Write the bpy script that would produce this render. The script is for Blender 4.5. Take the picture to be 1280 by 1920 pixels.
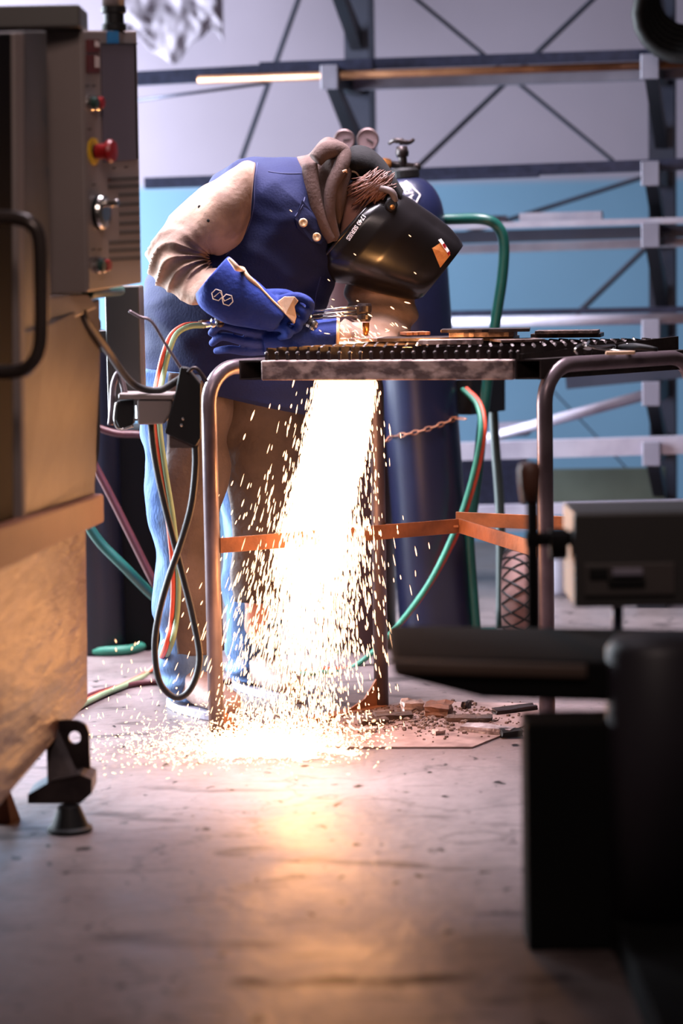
import bpy, bmesh, math, random
from mathutils import Vector, Matrix, noise
from mathutils.bvhtree import BVHTree

for o in list(bpy.data.objects):
    bpy.data.objects.remove(o, do_unlink=True)
S = bpy.context.scene
COL = S.collection
PI = math.pi
rng = random.Random(7)
V = Vector

# ------------------------------------------------------------------ camera
F = 85.0 / 36.0 * 1920.0            # focal length in pixels of the 1280x1920 frame
CAM = V((0, 0, 1.15))
PITCH, ROLL = math.radians(6.107), math.radians(1.0)
_f = V((0, math.cos(PITCH), -math.sin(PITCH)))
_r = V((1, 0, 0)); _u = V((0, math.sin(PITCH), math.cos(PITCH)))
RIGHT = _r * math.cos(ROLL) - _u * math.sin(ROLL)
UP = _u * math.cos(ROLL) + _r * math.sin(ROLL)
cd = bpy.data.cameras.new('camera'); cam = bpy.data.objects.new('camera', cd); COL.objects.link(cam)
cam.matrix_world = Matrix(((RIGHT.x, UP.x, -_f.x, CAM.x), (RIGHT.y, UP.y, -_f.y, CAM.y),
                           (RIGHT.z, UP.z, -_f.z, CAM.z), (0, 0, 0, 1)))
cd.sensor_fit = 'VERTICAL'; cd.sensor_height = 36; cd.sensor_width = 24; cd.lens = 85
cd.dof.use_dof = True; cd.dof.focus_distance = 5.93; cd.dof.aperture_fstop = 1.8
cd.clip_start = 0.05; cd.clip_end = 60
S.camera = cam

def ray(px, py):
    return _f + RIGHT * ((px - 640) / F) + UP * ((960 - py) / F)
def at(px, py, Y):                  # the point seen at a pixel of the photograph, Y metres away
    d = ray(px, py); return CAM + d * (Y / d.y)
def onz(px, py, z=0.0):             # the point of the level z seen at a pixel
    d = ray(px, py); return CAM + d * ((z - CAM.z) / d.z)

# ------------------------------------------------------------------ world, lights, exposure
S.view_settings.view_transform = 'Standard'; S.view_settings.look = 'None'
S.view_settings.exposure = 0.0; S.view_settings.gamma = 1.0; S.view_settings.use_curve_mapping = False
w = bpy.data.worlds.new('world'); S.world = w; w.use_nodes = True
w.node_tree.nodes['Background'].inputs[0].default_value = (0.62, 0.50, 0.47, 1)
w.node_tree.nodes['Background'].inputs[1].default_value = 0.085

def area(name, loc, aim, sx, sy, power, color, spread=180):
    l = bpy.data.lights.new(name, 'AREA'); l.shape = 'RECTANGLE'; l.size = sx; l.size_y = sy
    l.energy = power; l.color = color; l.spread = math.radians(spread)
    o = bpy.data.objects.new(name, l); COL.objects.link(o); o.location = loc
    o.rotation_euler = (V(aim) - V(loc)).to_track_quat('-Z', 'Y').to_euler()
    return o
def point(name, loc, power, color, r):
    l = bpy.data.lights.new(name, 'POINT'); l.energy = power; l.color = color; l.shadow_soft_size = r
    o = bpy.data.objects.new(name, l); COL.objects.link(o); o.location = loc; return o

area('daylight_door', (-3.0, 7.4, 1.6), (0.4, 5.9, 0.6), 2.4, 2.6, 460, (0.78, 0.88, 1.0), 104)
area('wall_gradient_light', (-2.3, 8.5, 1.25), (0.2, 9.6, 1.1), 0.8, 1.7, 215, (0.84, 0.92, 1.0))  # lamp added beside the wall so it grades from bright left to dim right
area('overhead_fill', (-0.2, 6.2, 3.1), (-0.1, 6.1, 0.0), 1.9, 1.4, 105, (0.97, 0.86, 0.98), 66)  # overhead fill added to brighten the floor and the tops of things
area('warm_fill', (0.0, 1.6, 3.2), (-0.6, 5.0, 1.2), 1.0, 1.0, 13, (1.0, 0.78, 0.72), 90)  # warm fill added near the camera for the machine side and near floor
HOT = (1.0, 0.40, 0.12)

# ------------------------------------------------------------------ materials
def lin(c):
    r = []
    for v in c[:3]:
        v = v / 255.0
        r.append(v / 12.92 if v <= 0.04045 else ((v + 0.055) / 1.055) ** 2.4)
    return (*r, 1)
MATS = {}
def mat(name, col, rough=0.5, metal=0.0, col2=None, scale=8.0, bump=0.0, bscale=None, stretch=(1, 1, 1), coat=0.0, ramp=(0.35, 0.65), spec=0.5, detail=5, bdist=0.01):
    if name in MATS: return MATS[name]
    m = bpy.data.materials.new(name); m.use_nodes = True; nt = m.node_tree; N = nt.nodes; L = nt.links
    b = N['Principled BSDF']
    b.inputs['Roughness'].default_value = rough; b.inputs['Metallic'].default_value = metal
    b.inputs['Coat Weight'].default_value = coat; b.inputs['Specular IOR Level'].default_value = spec
    b.inputs['Base Color'].default_value = lin(col)
    tc = N.new('ShaderNodeTexCoord'); mp = N.new('ShaderNodeMapping'); mp.inputs['Scale'].default_value = stretch
    L.new(tc.outputs['Object'], mp.inputs[0])
    c2 = col2 if col2 else tuple(v * 0.82 for v in col)
    nz = N.new('ShaderNodeTexNoise'); nz.inputs['Scale'].default_value = scale; nz.inputs['Detail'].default_value = detail
    L.new(mp.outputs[0], nz.inputs['Vector'])
    rp = N.new('ShaderNodeValToRGB'); rp.color_ramp.elements[0].position = ramp[0]; rp.color_ramp.elements[1].position = ramp[1]
    rp.color_ramp.elements[0].color = lin(col); rp.color_ramp.elements[1].color = lin(c2)
    L.new(nz.outputs['Fac'], rp.inputs[0]); L.new(rp.outputs[0], b.inputs['Base Color'])
    if bump:
        n2 = N.new('ShaderNodeTexNoise'); n2.inputs['Scale'].default_value = bscale or scale * 4; n2.inputs['Detail'].default_value = 6
        L.new(mp.outputs[0], n2.inputs['Vector'])
        bp = N.new('ShaderNodeBump'); bp.inputs['Strength'].default_value = bump; bp.inputs['Distance'].default_value = bdist
        L.new(n2.outputs['Fac'], bp.inputs['Height']); L.new(bp.outputs[0], b.inputs['Normal'])
    MATS[name] = m; return m
def emit(name, col, strength):
    m = bpy.data.materials.new(name); m.use_nodes = True; nt = m.node_tree
    nt.nodes.clear(); e = nt.nodes.new('ShaderNodeEmission'); o = nt.nodes.new('ShaderNodeOutputMaterial')
    e.inputs[0].default_value = (*col, 1); e.inputs[1].default_value = strength
    nt.links.new(e.outputs[0], o.inputs[0]); return m

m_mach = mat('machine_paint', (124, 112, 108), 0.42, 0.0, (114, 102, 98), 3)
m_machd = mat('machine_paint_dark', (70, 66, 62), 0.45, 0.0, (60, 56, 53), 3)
m_glass = mat('dark_glass', (9, 8, 8), 0.6, 0.0, (7, 7, 7), 2, spec=0.02)
m_steelpanel = mat('brushed_panel', (84, 78, 76), 0.45, 0.0, (70, 64, 63), 6, 0.12, 14, spec=0.14)
m_ripple = mat('rippled_panel', (108, 73, 56), 0.38, 0.0, (100, 67, 51), 2.2, 1.0, 2.2, (1.1, 1.1, 5.0), detail=2, bdist=0.03, spec=0.18)  # brown base puts the sparks' orange reflection into the steel's colour
m_sill = mat('sill_spark_tint', (128, 82, 60), 0.5, 0.0, (112, 70, 52), 4, spec=0.16)  # the sparks' orange light is mixed into the sill's base colour
m_black = mat('black_plastic', (14, 13, 14), 0.6, 0, (20, 18, 18), 6, spec=0.25)
m_blackrub = mat('black_rubber', (22, 19, 18), 0.6, 0, (32, 26, 24), 12)
m_red = mat('red_plastic', (150, 22, 24), 0.35, 0, (130, 16, 20), 6)
m_yellow = mat('yellow_plastic', (214, 170, 40), 0.5, 0, (190, 150, 30), 6)
m_green = mat('green_plastic', (40, 66, 58), 0.4, 0, (30, 52, 46), 6)
m_chrome = mat('bare_metal', (190, 186, 182), 0.22, 1.0, (165, 160, 156), 10)
m_bluetape = mat('blue_tape', (24, 120, 178), 0.6, 0, (20, 105, 160), 20)
m_screen = mat('screen_glass', (84, 76, 82), 0.12, 0, (78, 70, 76), 2)
m_key = mat('keypad_key', (74, 70, 66), 0.5, 0, (62, 58, 56), 20)
m_placard = mat('placard', (88, 26, 24), 0.5, 0, (70, 18, 18), 10)
m_print = mat('printed_white', (238, 230, 228), 0.6, 0, (226, 218, 216), 30)
m_printd = mat('printed_dark', (60, 48, 48), 0.6, 0, (52, 42, 42), 30)
m_tsteel = mat('scaled_steel', (176, 150, 142), 0.5, 0.35, (96, 78, 76), 26, 0.2, 60, (1, 1, 1.4), ramp=(0.42, 0.6))
m_tdark = mat('dark_steel', (58, 48, 46), 0.42, 0.6, (38, 30, 30), 20, 0.15, 60)
m_tube = mat('leg_tube_steel', (112, 98, 102), 0.34, 0.6, (88, 74, 78), 10, 0.06, 40)
m_brace = mat('rusty_flat_bar', (150, 92, 58), 0.6, 0.1, (104, 62, 40), 12, 0.2, 50)
m_slag = mat('slag', (88, 66, 58), 0.7, 0.2, (52, 40, 38), 30, 0.5, 70)
m_slagl = mat('bright_scrap', (196, 186, 190), 0.4, 0.5, (120, 104, 104), 30, 0.5, 70)
m_dust = mat('slag_dust', (124, 104, 98), 0.9, 0, (84, 66, 60), 60, 0.6, 120)
m_blue = mat('jacket_blue', (13, 22, 62), 0.85, 0, (10, 17, 50), 5, 0.15, 160, spec=0.25)
m_leather = mat('tan_leather', (146, 119, 102), 0.78, 0, (104, 83, 72), 13, 0.3, 60, spec=0.25)
m_glove = mat('blue_glove', (22, 46, 122), 0.8, 0, (16, 34, 96), 8, 0.25, 90, spec=0.25)
m_gloveseam = mat('glove_lining', (206, 170, 138), 0.7, 0, (180, 142, 112), 12, 0.2, 60)
m_denim = mat('denim', (96, 122, 160), 0.9, 0, (54, 78, 120), 12, 0.3, 140, (1, 1, 0.4), spec=0.2)
m_chaps = mat('brown_leather', (84, 68, 62), 0.78, 0, (60, 47, 43), 8, 0.3, 60)
m_hood = mat('hood_fabric', (84, 67, 62), 0.9, 0, (66, 52, 48), 10, 0.25, 150, spec=0.2)
m_cap = mat('black_cap', (17, 15, 16), 0.9, 0, (12, 11, 12), 10, 0.2, 120, spec=0.2)
m_skin = mat('skin', (214, 158, 138), 0.5, 0, (200, 138, 120), 14)
m_hair = mat('brown_hair', (112, 70, 54), 0.5, 0, (74, 44, 36), 40, 0.3, 80)
m_helmet = mat('helmet_shell', (17, 15, 16), 0.24, 0, (22, 19, 20), 8, spec=0.4)
m_boot = mat('boot_leather', (150, 122, 112), 0.7, 0, (120, 96, 90), 14, 0.3, 50)
m_button = mat('brass_snap', (214, 184, 150), 0.35, 0.6, (190, 160, 120), 20)
m_brass = mat('brass', (190, 130, 70), 0.32, 0.9, (160, 100, 50), 20)
m_navy = mat('cylinder_navy', (26, 31, 60), 0.34, 0, (21, 25, 50), 6)
m_maroon = mat('cylinder_maroon', (84, 56, 54), 0.42, 0, (68, 44, 44), 6)
m_cartgreen = mat('cart_green', (16, 76, 66), 0.38, 0, (12, 62, 54), 8)
m_hosegreen = mat('hose_green', (52, 128, 104), 0.5, 0, (42, 106, 88), 10)
m_hosered = mat('hose_red', (206, 78, 48), 0.5, 0, (184, 62, 40), 10)
m_hosedred = mat('hose_dark_red', (78, 28, 31), 0.5, 0, (64, 22, 26), 10)
m_tire = mat('tire_rubber', (120, 88, 82), 0.7, 0, (96, 70, 66), 16)
m_rack = mat('rack_blue_grey', (56, 57, 74), 0.5, 0.1, (46, 47, 62), 6)
m_rackdark = mat('rack_dark', (34, 34, 44), 0.5, 0.2, (28, 28, 36), 6)
m_cap_grey = mat('arm_grey', (132, 126, 140), 0.5, 0.0, (116, 110, 124), 8)
m_bardark = mat('mill_scale_bar', (52, 54, 78), 0.4, 0.4, (40, 42, 62), 10, 0.05, 30, (4, 4, 4))
m_copper = mat('copper_bar', (164, 112, 78), 0.35, 0.6, (136, 88, 62), 10)
m_alu = mat('bare_bar', (184, 176, 190), 0.45, 0.3, (160, 152, 168), 8)
m_panelgreen = mat('grey_green_sheet', (86, 92, 82), 0.6, 0, (74, 80, 70), 5)
m_plastic = mat('cloudy_plastic', (172, 164, 180), 0.6, 0, (152, 144, 160), 10, 0.3, 20, spec=.2)
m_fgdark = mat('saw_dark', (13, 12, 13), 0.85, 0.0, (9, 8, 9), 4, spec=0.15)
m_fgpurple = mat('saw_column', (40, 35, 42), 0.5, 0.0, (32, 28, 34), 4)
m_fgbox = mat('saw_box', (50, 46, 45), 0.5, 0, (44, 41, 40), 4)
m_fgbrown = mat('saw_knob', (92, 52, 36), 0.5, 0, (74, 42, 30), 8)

# ------------------------------------------------------------------ mesh builder
BASE = {}
class MB:
    def __init__(s): s.v = []; s.f = []
    def add(s, vs, fs):
        n = len(s.v); s.v += [V(p) for p in vs]; s.f += [tuple(i + n for i in f) for f in fs]; return s
    def hexa(s, p):     # p: 4 bottom, 4 top, same order
        return s.add(p, [(3, 2, 1, 0), (4, 5, 6, 7), (0, 1, 5, 4), (1, 2, 6, 5), (2, 3, 7, 6), (3, 0, 4, 7)])
    def box(s, c, size, R=None):
        c = V(c); hx, hy, hz = [d / 2 for d in size]; P = []
        for z in (-hz, hz):
            for x, y in ((-hx, -hy), (hx, -hy), (hx, hy), (-hx, hy)):
                q = V((x, y, z)); P.append(c + (R @ q if R else q))
        return s.hexa(P)
    def bar(s, p, q, wd, ht, up=(0, 0, 1)):     # box section from p to q
        p = V(p); q = V(q); d = (q - p).normalized(); sd = d.cross(V(up)).normalized(); u = sd.cross(d)
        P = []
        for e in (p, q):
            for a, b in ((-1, -1), (1, -1), (1, 1), (-1, 1)): P.append(e + sd * a * wd / 2 + u * b * ht / 2)
        return s.hexa(P)
    def quadprism(s, quad, ext):                # quad of points extruded by a vector
        q = [V(p) for p in quad]; return s.hexa(q + [p + V(ext) for p in q])
    def poly(s, pts, ext):                      # polygon extruded
        n = len(pts); a = [V(p) for p in pts]; b = [p + V(ext) for p in a]
        return s.add(a + b, [tuple(range(n - 1, -1, -1)), tuple(range(n, 2 * n))] + [(i, (i + 1) % n, n + (i + 1) % n, n + i) for i in range(n)])
    def tube(s, pts, r, seg=10, sub=0, closed=False, cap=True):
        pts = [V(p) for p in pts]; rr = list(r) if isinstance(r, (list, tuple)) else [r] * len(pts)
        if sub: pts, rr = cat(pts, rr, sub, closed)
        n = len(pts); T = []
        for i in range(n):
            a = pts[(i - 1) % n] if closed or i else pts[0]; b = pts[(i + 1) % n] if closed or i < n - 1 else pts[-1]
            T.append((b - a).normalized())
        up = V((0, 0, 1)) if abs(T[0].z) < 0.9 else V((1, 0, 0))
        nrm = (up - T[0] * up.dot(T[0])).normalized(); vs = []
        for i in range(n):
            nrm = (nrm - T[i] * nrm.dot(T[i])).normalized(); bi = T[i].cross(nrm)
            for k in range(seg):
                a = 2 * PI * k / seg; vs.append(pts[i] + (nrm * math.cos(a) + bi * math.sin(a)) * rr[i])
        fs = []
        for i in range(n if closed else n - 1):
            j = (i + 1) % n
            for k in range(seg):
                l = (k + 1) % seg; fs.append((i * seg + k, i * seg + l, j * seg + l, j * seg + k))
        if cap and not closed: fs += [tuple(range(seg - 1, -1, -1)), tuple((n - 1) * seg + k for k in range(seg))]
        return s.add(vs, fs)
    def lathe(s, prof, o, axis=(0, 0, 1), seg=32):   # prof: (radius, height)
        o = V(o); ax = V(axis).normalized(); t = V((1, 0, 0)) if abs(ax.x) < 0.9 else V((0, 1, 0))
        e1 = (t - ax * t.dot(ax)).normalized(); e2 = ax.cross(e1); vs = []; n = len(prof)
        for r, h in prof:
            for k in range(seg):
                a = 2 * PI * k / seg; vs.append(o + ax * h + (e1 * math.cos(a) + e2 * math.sin(a)) * max(r, 1e-5))
        fs = [(i * seg + k, i * seg + (k + 1) % seg, (i + 1) * seg + (k + 1) % seg, (i + 1) * seg + k) for i in range(n - 1) for k in range(seg)]
        fs += [tuple(range(seg - 1, -1, -1)), tuple((n - 1) * seg + k for k in range(seg))]
        return s.add(vs, fs)
    def ball(s, c, r, seg=16, rings=10, R=None):
        r = V(r) if not isinstance(r, (int, float)) else V((r, r, r)); vs = []; fs = []
        for i in range(rings + 1):
            th = PI * i / rings
            for k in range(seg):
                a = 2 * PI * k / seg
                q = V((r.x * math.sin(th) * math.cos(a), r.y * math.sin(th) * math.sin(a), r.z * math.cos(th)))
                vs.append(V(c) + (R @ q if R else q))
        for i in range(rings):
            for k in range(seg): fs.append((i * seg + k, i * seg + (k + 1) % seg, (i + 1) * seg + (k + 1) % seg, (i + 1) * seg + k))
        return s.add(vs, fs)
    def loft(s, rings, n=40, sub=6, power=2.0, disp=None, arc=None, capend=True):
        # ring: (A, B, half thickness): A, B points at the two sides; the thickness runs along the view depth
        A = [V(r[0]) for r in rings]; B = [V(r[1]) for r in rings]; H = [r[2] for r in rings]
        A2, H2 = cat(A, H, sub, False); B2, _ = cat(B, H, sub, False)
        m = len(A2); vs = []; k0 = n if arc is None else n + 1
        for i in range(m):
            c = (A2[i] + B2[i]) / 2; u = (B2[i] - A2[i]) / 2; dv = V((-u.y, u.x, 0))
            v = V((0, -H2[i], 0))
            for k in range(k0):
                ph = 2 * PI * k / n if arc is None else arc[0] + (arc[1] - arc[0]) * k / n
                cs, sn = math.cos(ph), math.sin(ph)
                cc = math.copysign(abs(cs) ** (2 / power), cs); ss = math.copysign(abs(sn) ** (2 / power), sn)
                p = c + u * cc + v * ss
                if disp:
                    nn = (u.normalized() * cs + V((0, -1, 0)) * sn).normalized()
                    p = p + nn * disp(i / (m - 1), ph, p)
                vs.append(p)
        fs = []
        for i in range(m - 1):
            for k in range(n):
                l = (k + 1) % n if arc is None else k + 1
                fs.append((i * k0 + k, i * k0 + l, (i + 1) * k0 + l, (i + 1) * k0 + k))
        if arc is None and capend: fs += [tuple(range(n - 1, -1, -1)), tuple((m - 1) * n + k for k in range(n))]
        return s.add(vs, fs)
    def build(s, name, m, parent=None, smooth=False, bevel=0, remesh=0, thick=0, subsurf=0, angle=None, smoothit=0):
        base = BASE[parent.name] if parent is not None else (sum(s.v, V()) / len(s.v))
        if parent is None: base = V((base.x, base.y, min(p.z for p in s.v)))
        me = bpy.data.meshes.new(name); me.from_pydata([p - base for p in s.v], [], s.f); me.validate()
        bm = bmesh.new(); bm.from_mesh(me); bmesh.ops.recalc_face_normals(bm, faces=bm.faces[:]); bm.to_mesh(me); bm.free()
        me.materials.append(m)
        o = bpy.data.objects.new(name, me); COL.objects.link(o); BASE[o.name] = base
        if parent is not None: o.parent = parent
        else: o.location = base
        if remesh:
            md = o.modifiers.new('r', 'REMESH'); md.mode = 'VOXEL'; md.voxel_size = remesh
        if smoothit:
            md = o.modifiers.new('s', 'SMOOTH'); md.iterations = smoothit; md.factor = 0.5
        if thick:
            md = o.modifiers.new('t', 'SOLIDIFY'); md.thickness = thick; md.offset = 0
        if bevel:
            md = o.modifiers.new('b', 'BEVEL'); md.width = bevel; md.segments = 2; md.limit_method = 'ANGLE'; md.angle_limit = math.radians(40)
        if subsurf:
            md = o.modifiers.new('ss', 'SUBSURF'); md.levels = subsurf; md.render_levels = subsurf
        if len(o.modifiers): bake(o)
        if smooth or remesh or subsurf:
            for p in o.data.polygons: p.use_smooth = True
        if angle or (bevel and not smooth): 
            pass
        return o
def bake(o):
    dg = bpy.context.evaluated_depsgraph_get(); dg.update()
    me = bpy.data.meshes.new_from_object(o.evaluated_get(dg)); old = o.data
    o.modifiers.clear(); o.data = me; me.name = old.name
    bpy.data.meshes.remove(old)
def cat(P, R, sub, closed):
    n = len(P); Q = []; RR = []
    m = n if closed else n - 1
    for i in range(m):
        p0 = P[(i - 1) % n] if closed or i else P[0]; p1 = P[i]; p2 = P[(i + 1) % n]
        p3 = P[(i + 2) % n] if closed or i < n - 2 else P[-1]
        r1 = R[i]; r2 = R[(i + 1) % n]
        for k in range(sub):
            t = k / sub
            Q.append(0.5 * ((2 * p1) + (p2 - p0) * t + (2 * p0 - 5 * p1 + 4 * p2 - p3) * t * t + (3 * p1 - p0 - 3 * p2 + p3) * t ** 3))
            RR.append(r1 + (r2 - r1) * t)
    if not closed: Q.append(P[-1]); RR.append(R[-1])
    return Q, RR
def tag(o, label, cat_, group=None, kind=None):
    o['label'] = label; o['category'] = cat_
    if group: o['group'] = group
    if kind: o['kind'] = kind
    return o
def thing(name, loc, label, cat_, group=None):
    o = bpy.data.objects.new(name, None); COL.objects.link(o); o.location = V(loc); o.empty_display_size = 0.1
    BASE[o.name] = V(loc); return tag(o, label, cat_, group)
def nz(p, s, seed=0.0):
    return noise.noise(V(p) * s + V((seed, seed * 1.7, -seed)))
def text_mesh(body, size, O, X, Yv, name, m, parent, target=None, push=(0, 1, 0), off=0.0012, align='LEFT', depth=0.0004, bold=0.0):
    c = bpy.data.curves.new(name, 'FONT'); c.body = body; c.size = size; c.align_x = align; c.extrude = depth; c.offset = bold
    t = bpy.data.objects.new('tmp_text', c); COL.objects.link(t)
    dg = bpy.context.evaluated_depsgraph_get(); dg.update()
    me = bpy.data.meshes.new_from_object(t.evaluated_get(dg)); bpy.data.objects.remove(t, do_unlink=True)
    X = V(X).normalized(); Yv = V(Yv); Yv = (Yv - X * Yv.dot(X)).normalized(); Z = X.cross(Yv)
    mb = MB(); vs = [V(O) + X * p.co.x + Yv * p.co.y + Z * p.co.z for p in me.vertices]
    if target: vs = stick(vs, target, push, off)
    mb.add(vs, [tuple(p.vertices) for p in me.polygons]); bpy.data.meshes.remove(me)
    return mb.build(name, m, parent)
def stick(vs, target, push=(0, 1, 0), off=0.0012):     # lay points on a surface along a direction
    b = BASE[target.name]
    bv = BVHTree.FromPolygons([v.co + b for v in target.data.vertices], [tuple(p.vertices) for p in target.data.polygons])
    d = V(push).normalized(); out = []; last = None
    for p in vs:
        h = bv.ray_cast(p - d * 0.6, d)
        if h[0] is not None: q = h[0] - d * off; last = q
        else: q = p
        out.append(q)
    return out

# ================================================================== SETTING
def floor_material():
    m = bpy.data.materials.new('concrete'); m.use_nodes = True; nt = m.node_tree; N = nt.nodes; L = nt.links
    b = N['Principled BSDF']; tc = N.new('ShaderNodeTexCoord')
    def noise_(scale, detail=6, st=(1, 1, 1), dist=0):
        mp = N.new('ShaderNodeMapping'); mp.inputs['Scale'].default_value = st; L.new(tc.outputs['Object'], mp.inputs[0])
        n = N.new('ShaderNodeTexNoise'); n.inputs['Scale'].default_value = scale; n.inputs['Detail'].default_value = detail; n.inputs['Distortion'].default_value = dist
        L.new(mp.outputs[0], n.inputs['Vector']); return n.outputs['Fac']
    def ramp(src, a, b_, ca, cb):
        r = N.new('ShaderNodeValToRGB'); r.color_ramp.elements[0].position = a; r.color_ramp.elements[1].position = b_
        r.color_ramp.elements[0].color = ca; r.color_ramp.elements[1].color = cb; L.new(src, r.inputs[0]); return r.outputs[0]
    def mul(a, c):
        x = N.new('ShaderNodeMixRGB'); x.blend_type = 'MULTIPLY'; x.inputs[0].default_value = 1; L.new(a, x.inputs[1]); L.new(c, x.inputs[2]); return x.outputs[0]
    g = lambda v: (v, v, v, 1)
    base = ramp(noise_(1.6, 8), 0.3, 0.7, lin((116, 101, 100)), lin((92, 80, 79)))
    fine = ramp(noise_(45, 4, (1, 0.6, 1)), 0.30, 0.55, g(0.82), g(1))
    spots = ramp(noise_(26, 2, (1, 0.6, 1)), 0.27, 0.34, g(0.25), g(1))
    blot = ramp(noise_(4.2, 5, (1, 0.7, 1), 0.6), 0.30, 0.44, g(0.74), g(1))
    c = mul(mul(mul(base, fine), spots), blot)
    # cracks
    vo = N.new('ShaderNodeTexVoronoi'); vo.feature = 'DISTANCE_TO_EDGE'; vo.inputs['Scale'].default_value = 0.55
    mpv = N.new('ShaderNodeVectorMath'); mpv.operation = 'ADD'
    nn = N.new('ShaderNodeTexNoise'); nn.inputs['Scale'].default_value = 3.0; nn.inputs['Detail'].default_value = 6
    L.new(tc.outputs['Object'], nn.inputs['Vector']); L.new(tc.outputs['Object'], mpv.inputs[0]); L.new(nn.outputs['Color'], mpv.inputs[1])
    L.new(mpv.outputs[0], vo.inputs['Vector'])
    c = mul(c, ramp(vo.outputs['Distance'], 0.0, 0.006, g(0.45), g(1)))
    # one long dark oil stain
    sp = onz(740, 1838)
    mp = N.new('ShaderNodeMapping'); mp.vector_type = 'POINT'
    mp.inputs['Location'].default_value = (-sp.x / 0.30, -sp.y / 0.042, 0); mp.inputs['Scale'].default_value = (1 / 0.30, 1 / 0.042, 1)
    L.new(tc.outputs['Object'], mp.inputs[0])
    ln = N.new('ShaderNodeVectorMath'); ln.operation = 'LENGTH'; L.new(mp.outputs[0], ln.inputs[0])
    ad = N.new('ShaderNodeMath'); ad.operation = 'ADD'; L.new(ln.outputs['Value'], ad.inputs[0])
    sc = N.new('ShaderNodeMath'); sc.operation = 'MULTIPLY'; sc.inputs[1].default_value = 2.6; L.new(noise_(9, 5), sc.inputs[0]); L.new(sc.outputs[0], ad.inputs[1])
    dv = N.new('ShaderNodeMath'); dv.operation = 'DIVIDE'; dv.inputs[1].default_value = 4.0; L.new(ad.outputs[0], dv.inputs[0])
    wear = mul(mul(ramp(dv.outputs[0], 0.40, 0.56, g(0.10), g(1)), ramp(noise_(7, 4, (0.5, 1.6, 1), 0.8), 0.32, 0.42, g(0.45), g(1))), spots)
    c = mul(c, wear); sp_ = N.new('ShaderNodeMath'); sp_.operation = 'MULTIPLY'; sp_.inputs[1].default_value = 0.42
    L.new(wear, sp_.inputs[0]); L.new(sp_.outputs[0], b.inputs['Specular IOR Level'])
    L.new(c, b.inputs['Base Color'])
    L.new(ramp(noise_(3.0, 6, (1, 1, 1), 0.4), 0.3, 0.7, g(0.33), g(0.55)), b.inputs['Roughness'])
    bp = N.new('ShaderNodeBump'); bp.inputs['Strength'].default_value = 0.22; bp.inputs['Distance'].default_value = 0.01
    L.new(noise_(30, 6), bp.inputs['Height']); L.new(bp.outputs[0], b.inputs['Normal'])
    return m
def plane(name, p, m):
    me = bpy.data.meshes.new(name); me.from_pydata(p, [], [(0, 1, 2, 3)]); me.materials.append(m)
    o = bpy.data.objects.new(name, me); COL.objects.link(o); o['kind'] = 'structure'; BASE[o.name] = V(); return o
def wall_material():
    m = bpy.data.materials.new('wall_paint'); m.use_nodes = True; nt = m.node_tree; N = nt.nodes; L = nt.links
    b = N['Principled BSDF']; b.inputs['Roughness'].default_value = 0.6
    tc = N.new('ShaderNodeTexCoord'); sx = N.new('ShaderNodeSeparateXYZ'); L.new(tc.outputs['Object'], sx.inputs[0])
    r = N.new('ShaderNodeValToRGB'); r.color_ramp.elements[0].position = 0.462; r.color_ramp.elements[1].position = 0.470
    r.color_ramp.elements[0].color = lin((112, 150, 182)); r.color_ramp.elements[1].color = lin((160, 150, 168))
    dv = N.new('ShaderNodeMath'); dv.operation = 'DIVIDE'; dv.inputs[1].default_value = 3.05; L.new(sx.outputs['Z'], dv.inputs[0]); L.new(dv.outputs[0], r.inputs[0])
    n = N.new('ShaderNodeTexNoise'); n.inputs['Scale'].default_value = 1.3; n.inputs['Detail'].default_value = 4; L.new(tc.outputs['Object'], n.inputs['Vector'])
    r2 = N.new('ShaderNodeValToRGB'); r2.color_ramp.elements[0].color = (0.86, 0.86, 0.86, 1); r2.color_ramp.elements[0].position = 0.3; r2.color_ramp.elements[1].position = 0.7
    L.new(n.outputs['Fac'], r2.inputs[0])
    mx = N.new('ShaderNodeMixRGB'); mx.blend_type = 'MULTIPLY'; mx.inputs[0].default_value = 1; L.new(r.outputs[0], mx.inputs[1]); L.new(r2.outputs[0], mx.inputs[2])
    L.new(mx.outputs[0], b.inputs['Base Color']); return m
plane('floor', [(-6, -2, 0), (5, -2, 0), (5, 9.6, 0), (-6, 9.6, 0)], floor_material())
plane('wall_back', [(-6, 9.6, 0), (5, 9.6, 0), (5, 9.6, 4.6), (-6, 9.6, 4.6)], wall_material())

# ================================================================== STORAGE RACK
YAW = math.radians(12)
E1 = V((math.cos(YAW), -math.sin(YAW), 0)); E2 = V((math.sin(YAW), math.cos(YAW), 0))
RP = at(684, 700, 8.45); RP.z = 0
def rackpt(px, py, d):              # point of the upright plane, moved d metres towards the camera, seen at a pixel
    r = ray(px, py); o = RP - E2 * d
    return CAM + r * ((o - CAM).dot(E2) / r.dot(E2))
rk = thing('cantilever_rack', RP, 'tall cantilever rack with grey-tipped arms carrying metal stock along the back wall', 'storage rack')
posts = []
for px in (684, 1243):
    b = rackpt(px, 700, 0); b.z = 0; posts.append(b)
    u = MB()
    u.bar(b, b + V((0, 0, 3.0)), 0.012, 0.06, E2)          # web
    for s in (-1, 1): u.bar(b + E2 * 0.05 * s, b + E2 * 0.05 * s + V((0, 0, 3.0)), 0.085, 0.012, E2)
    u.build('upright', m_rack, rk)
    f_ = MB(); f_.bar(b + E2 * 0.08 + V((0, 0, 0.04)), b - E2 * 0.55 + V((0, 0, 0.04)), 0.09, 0.08); f_.build('base_foot', m_rackdark, rk)
levels = [1.72, 1.385, 1.19, 0.885, 0.685, 0.492, 2.08]
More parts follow.
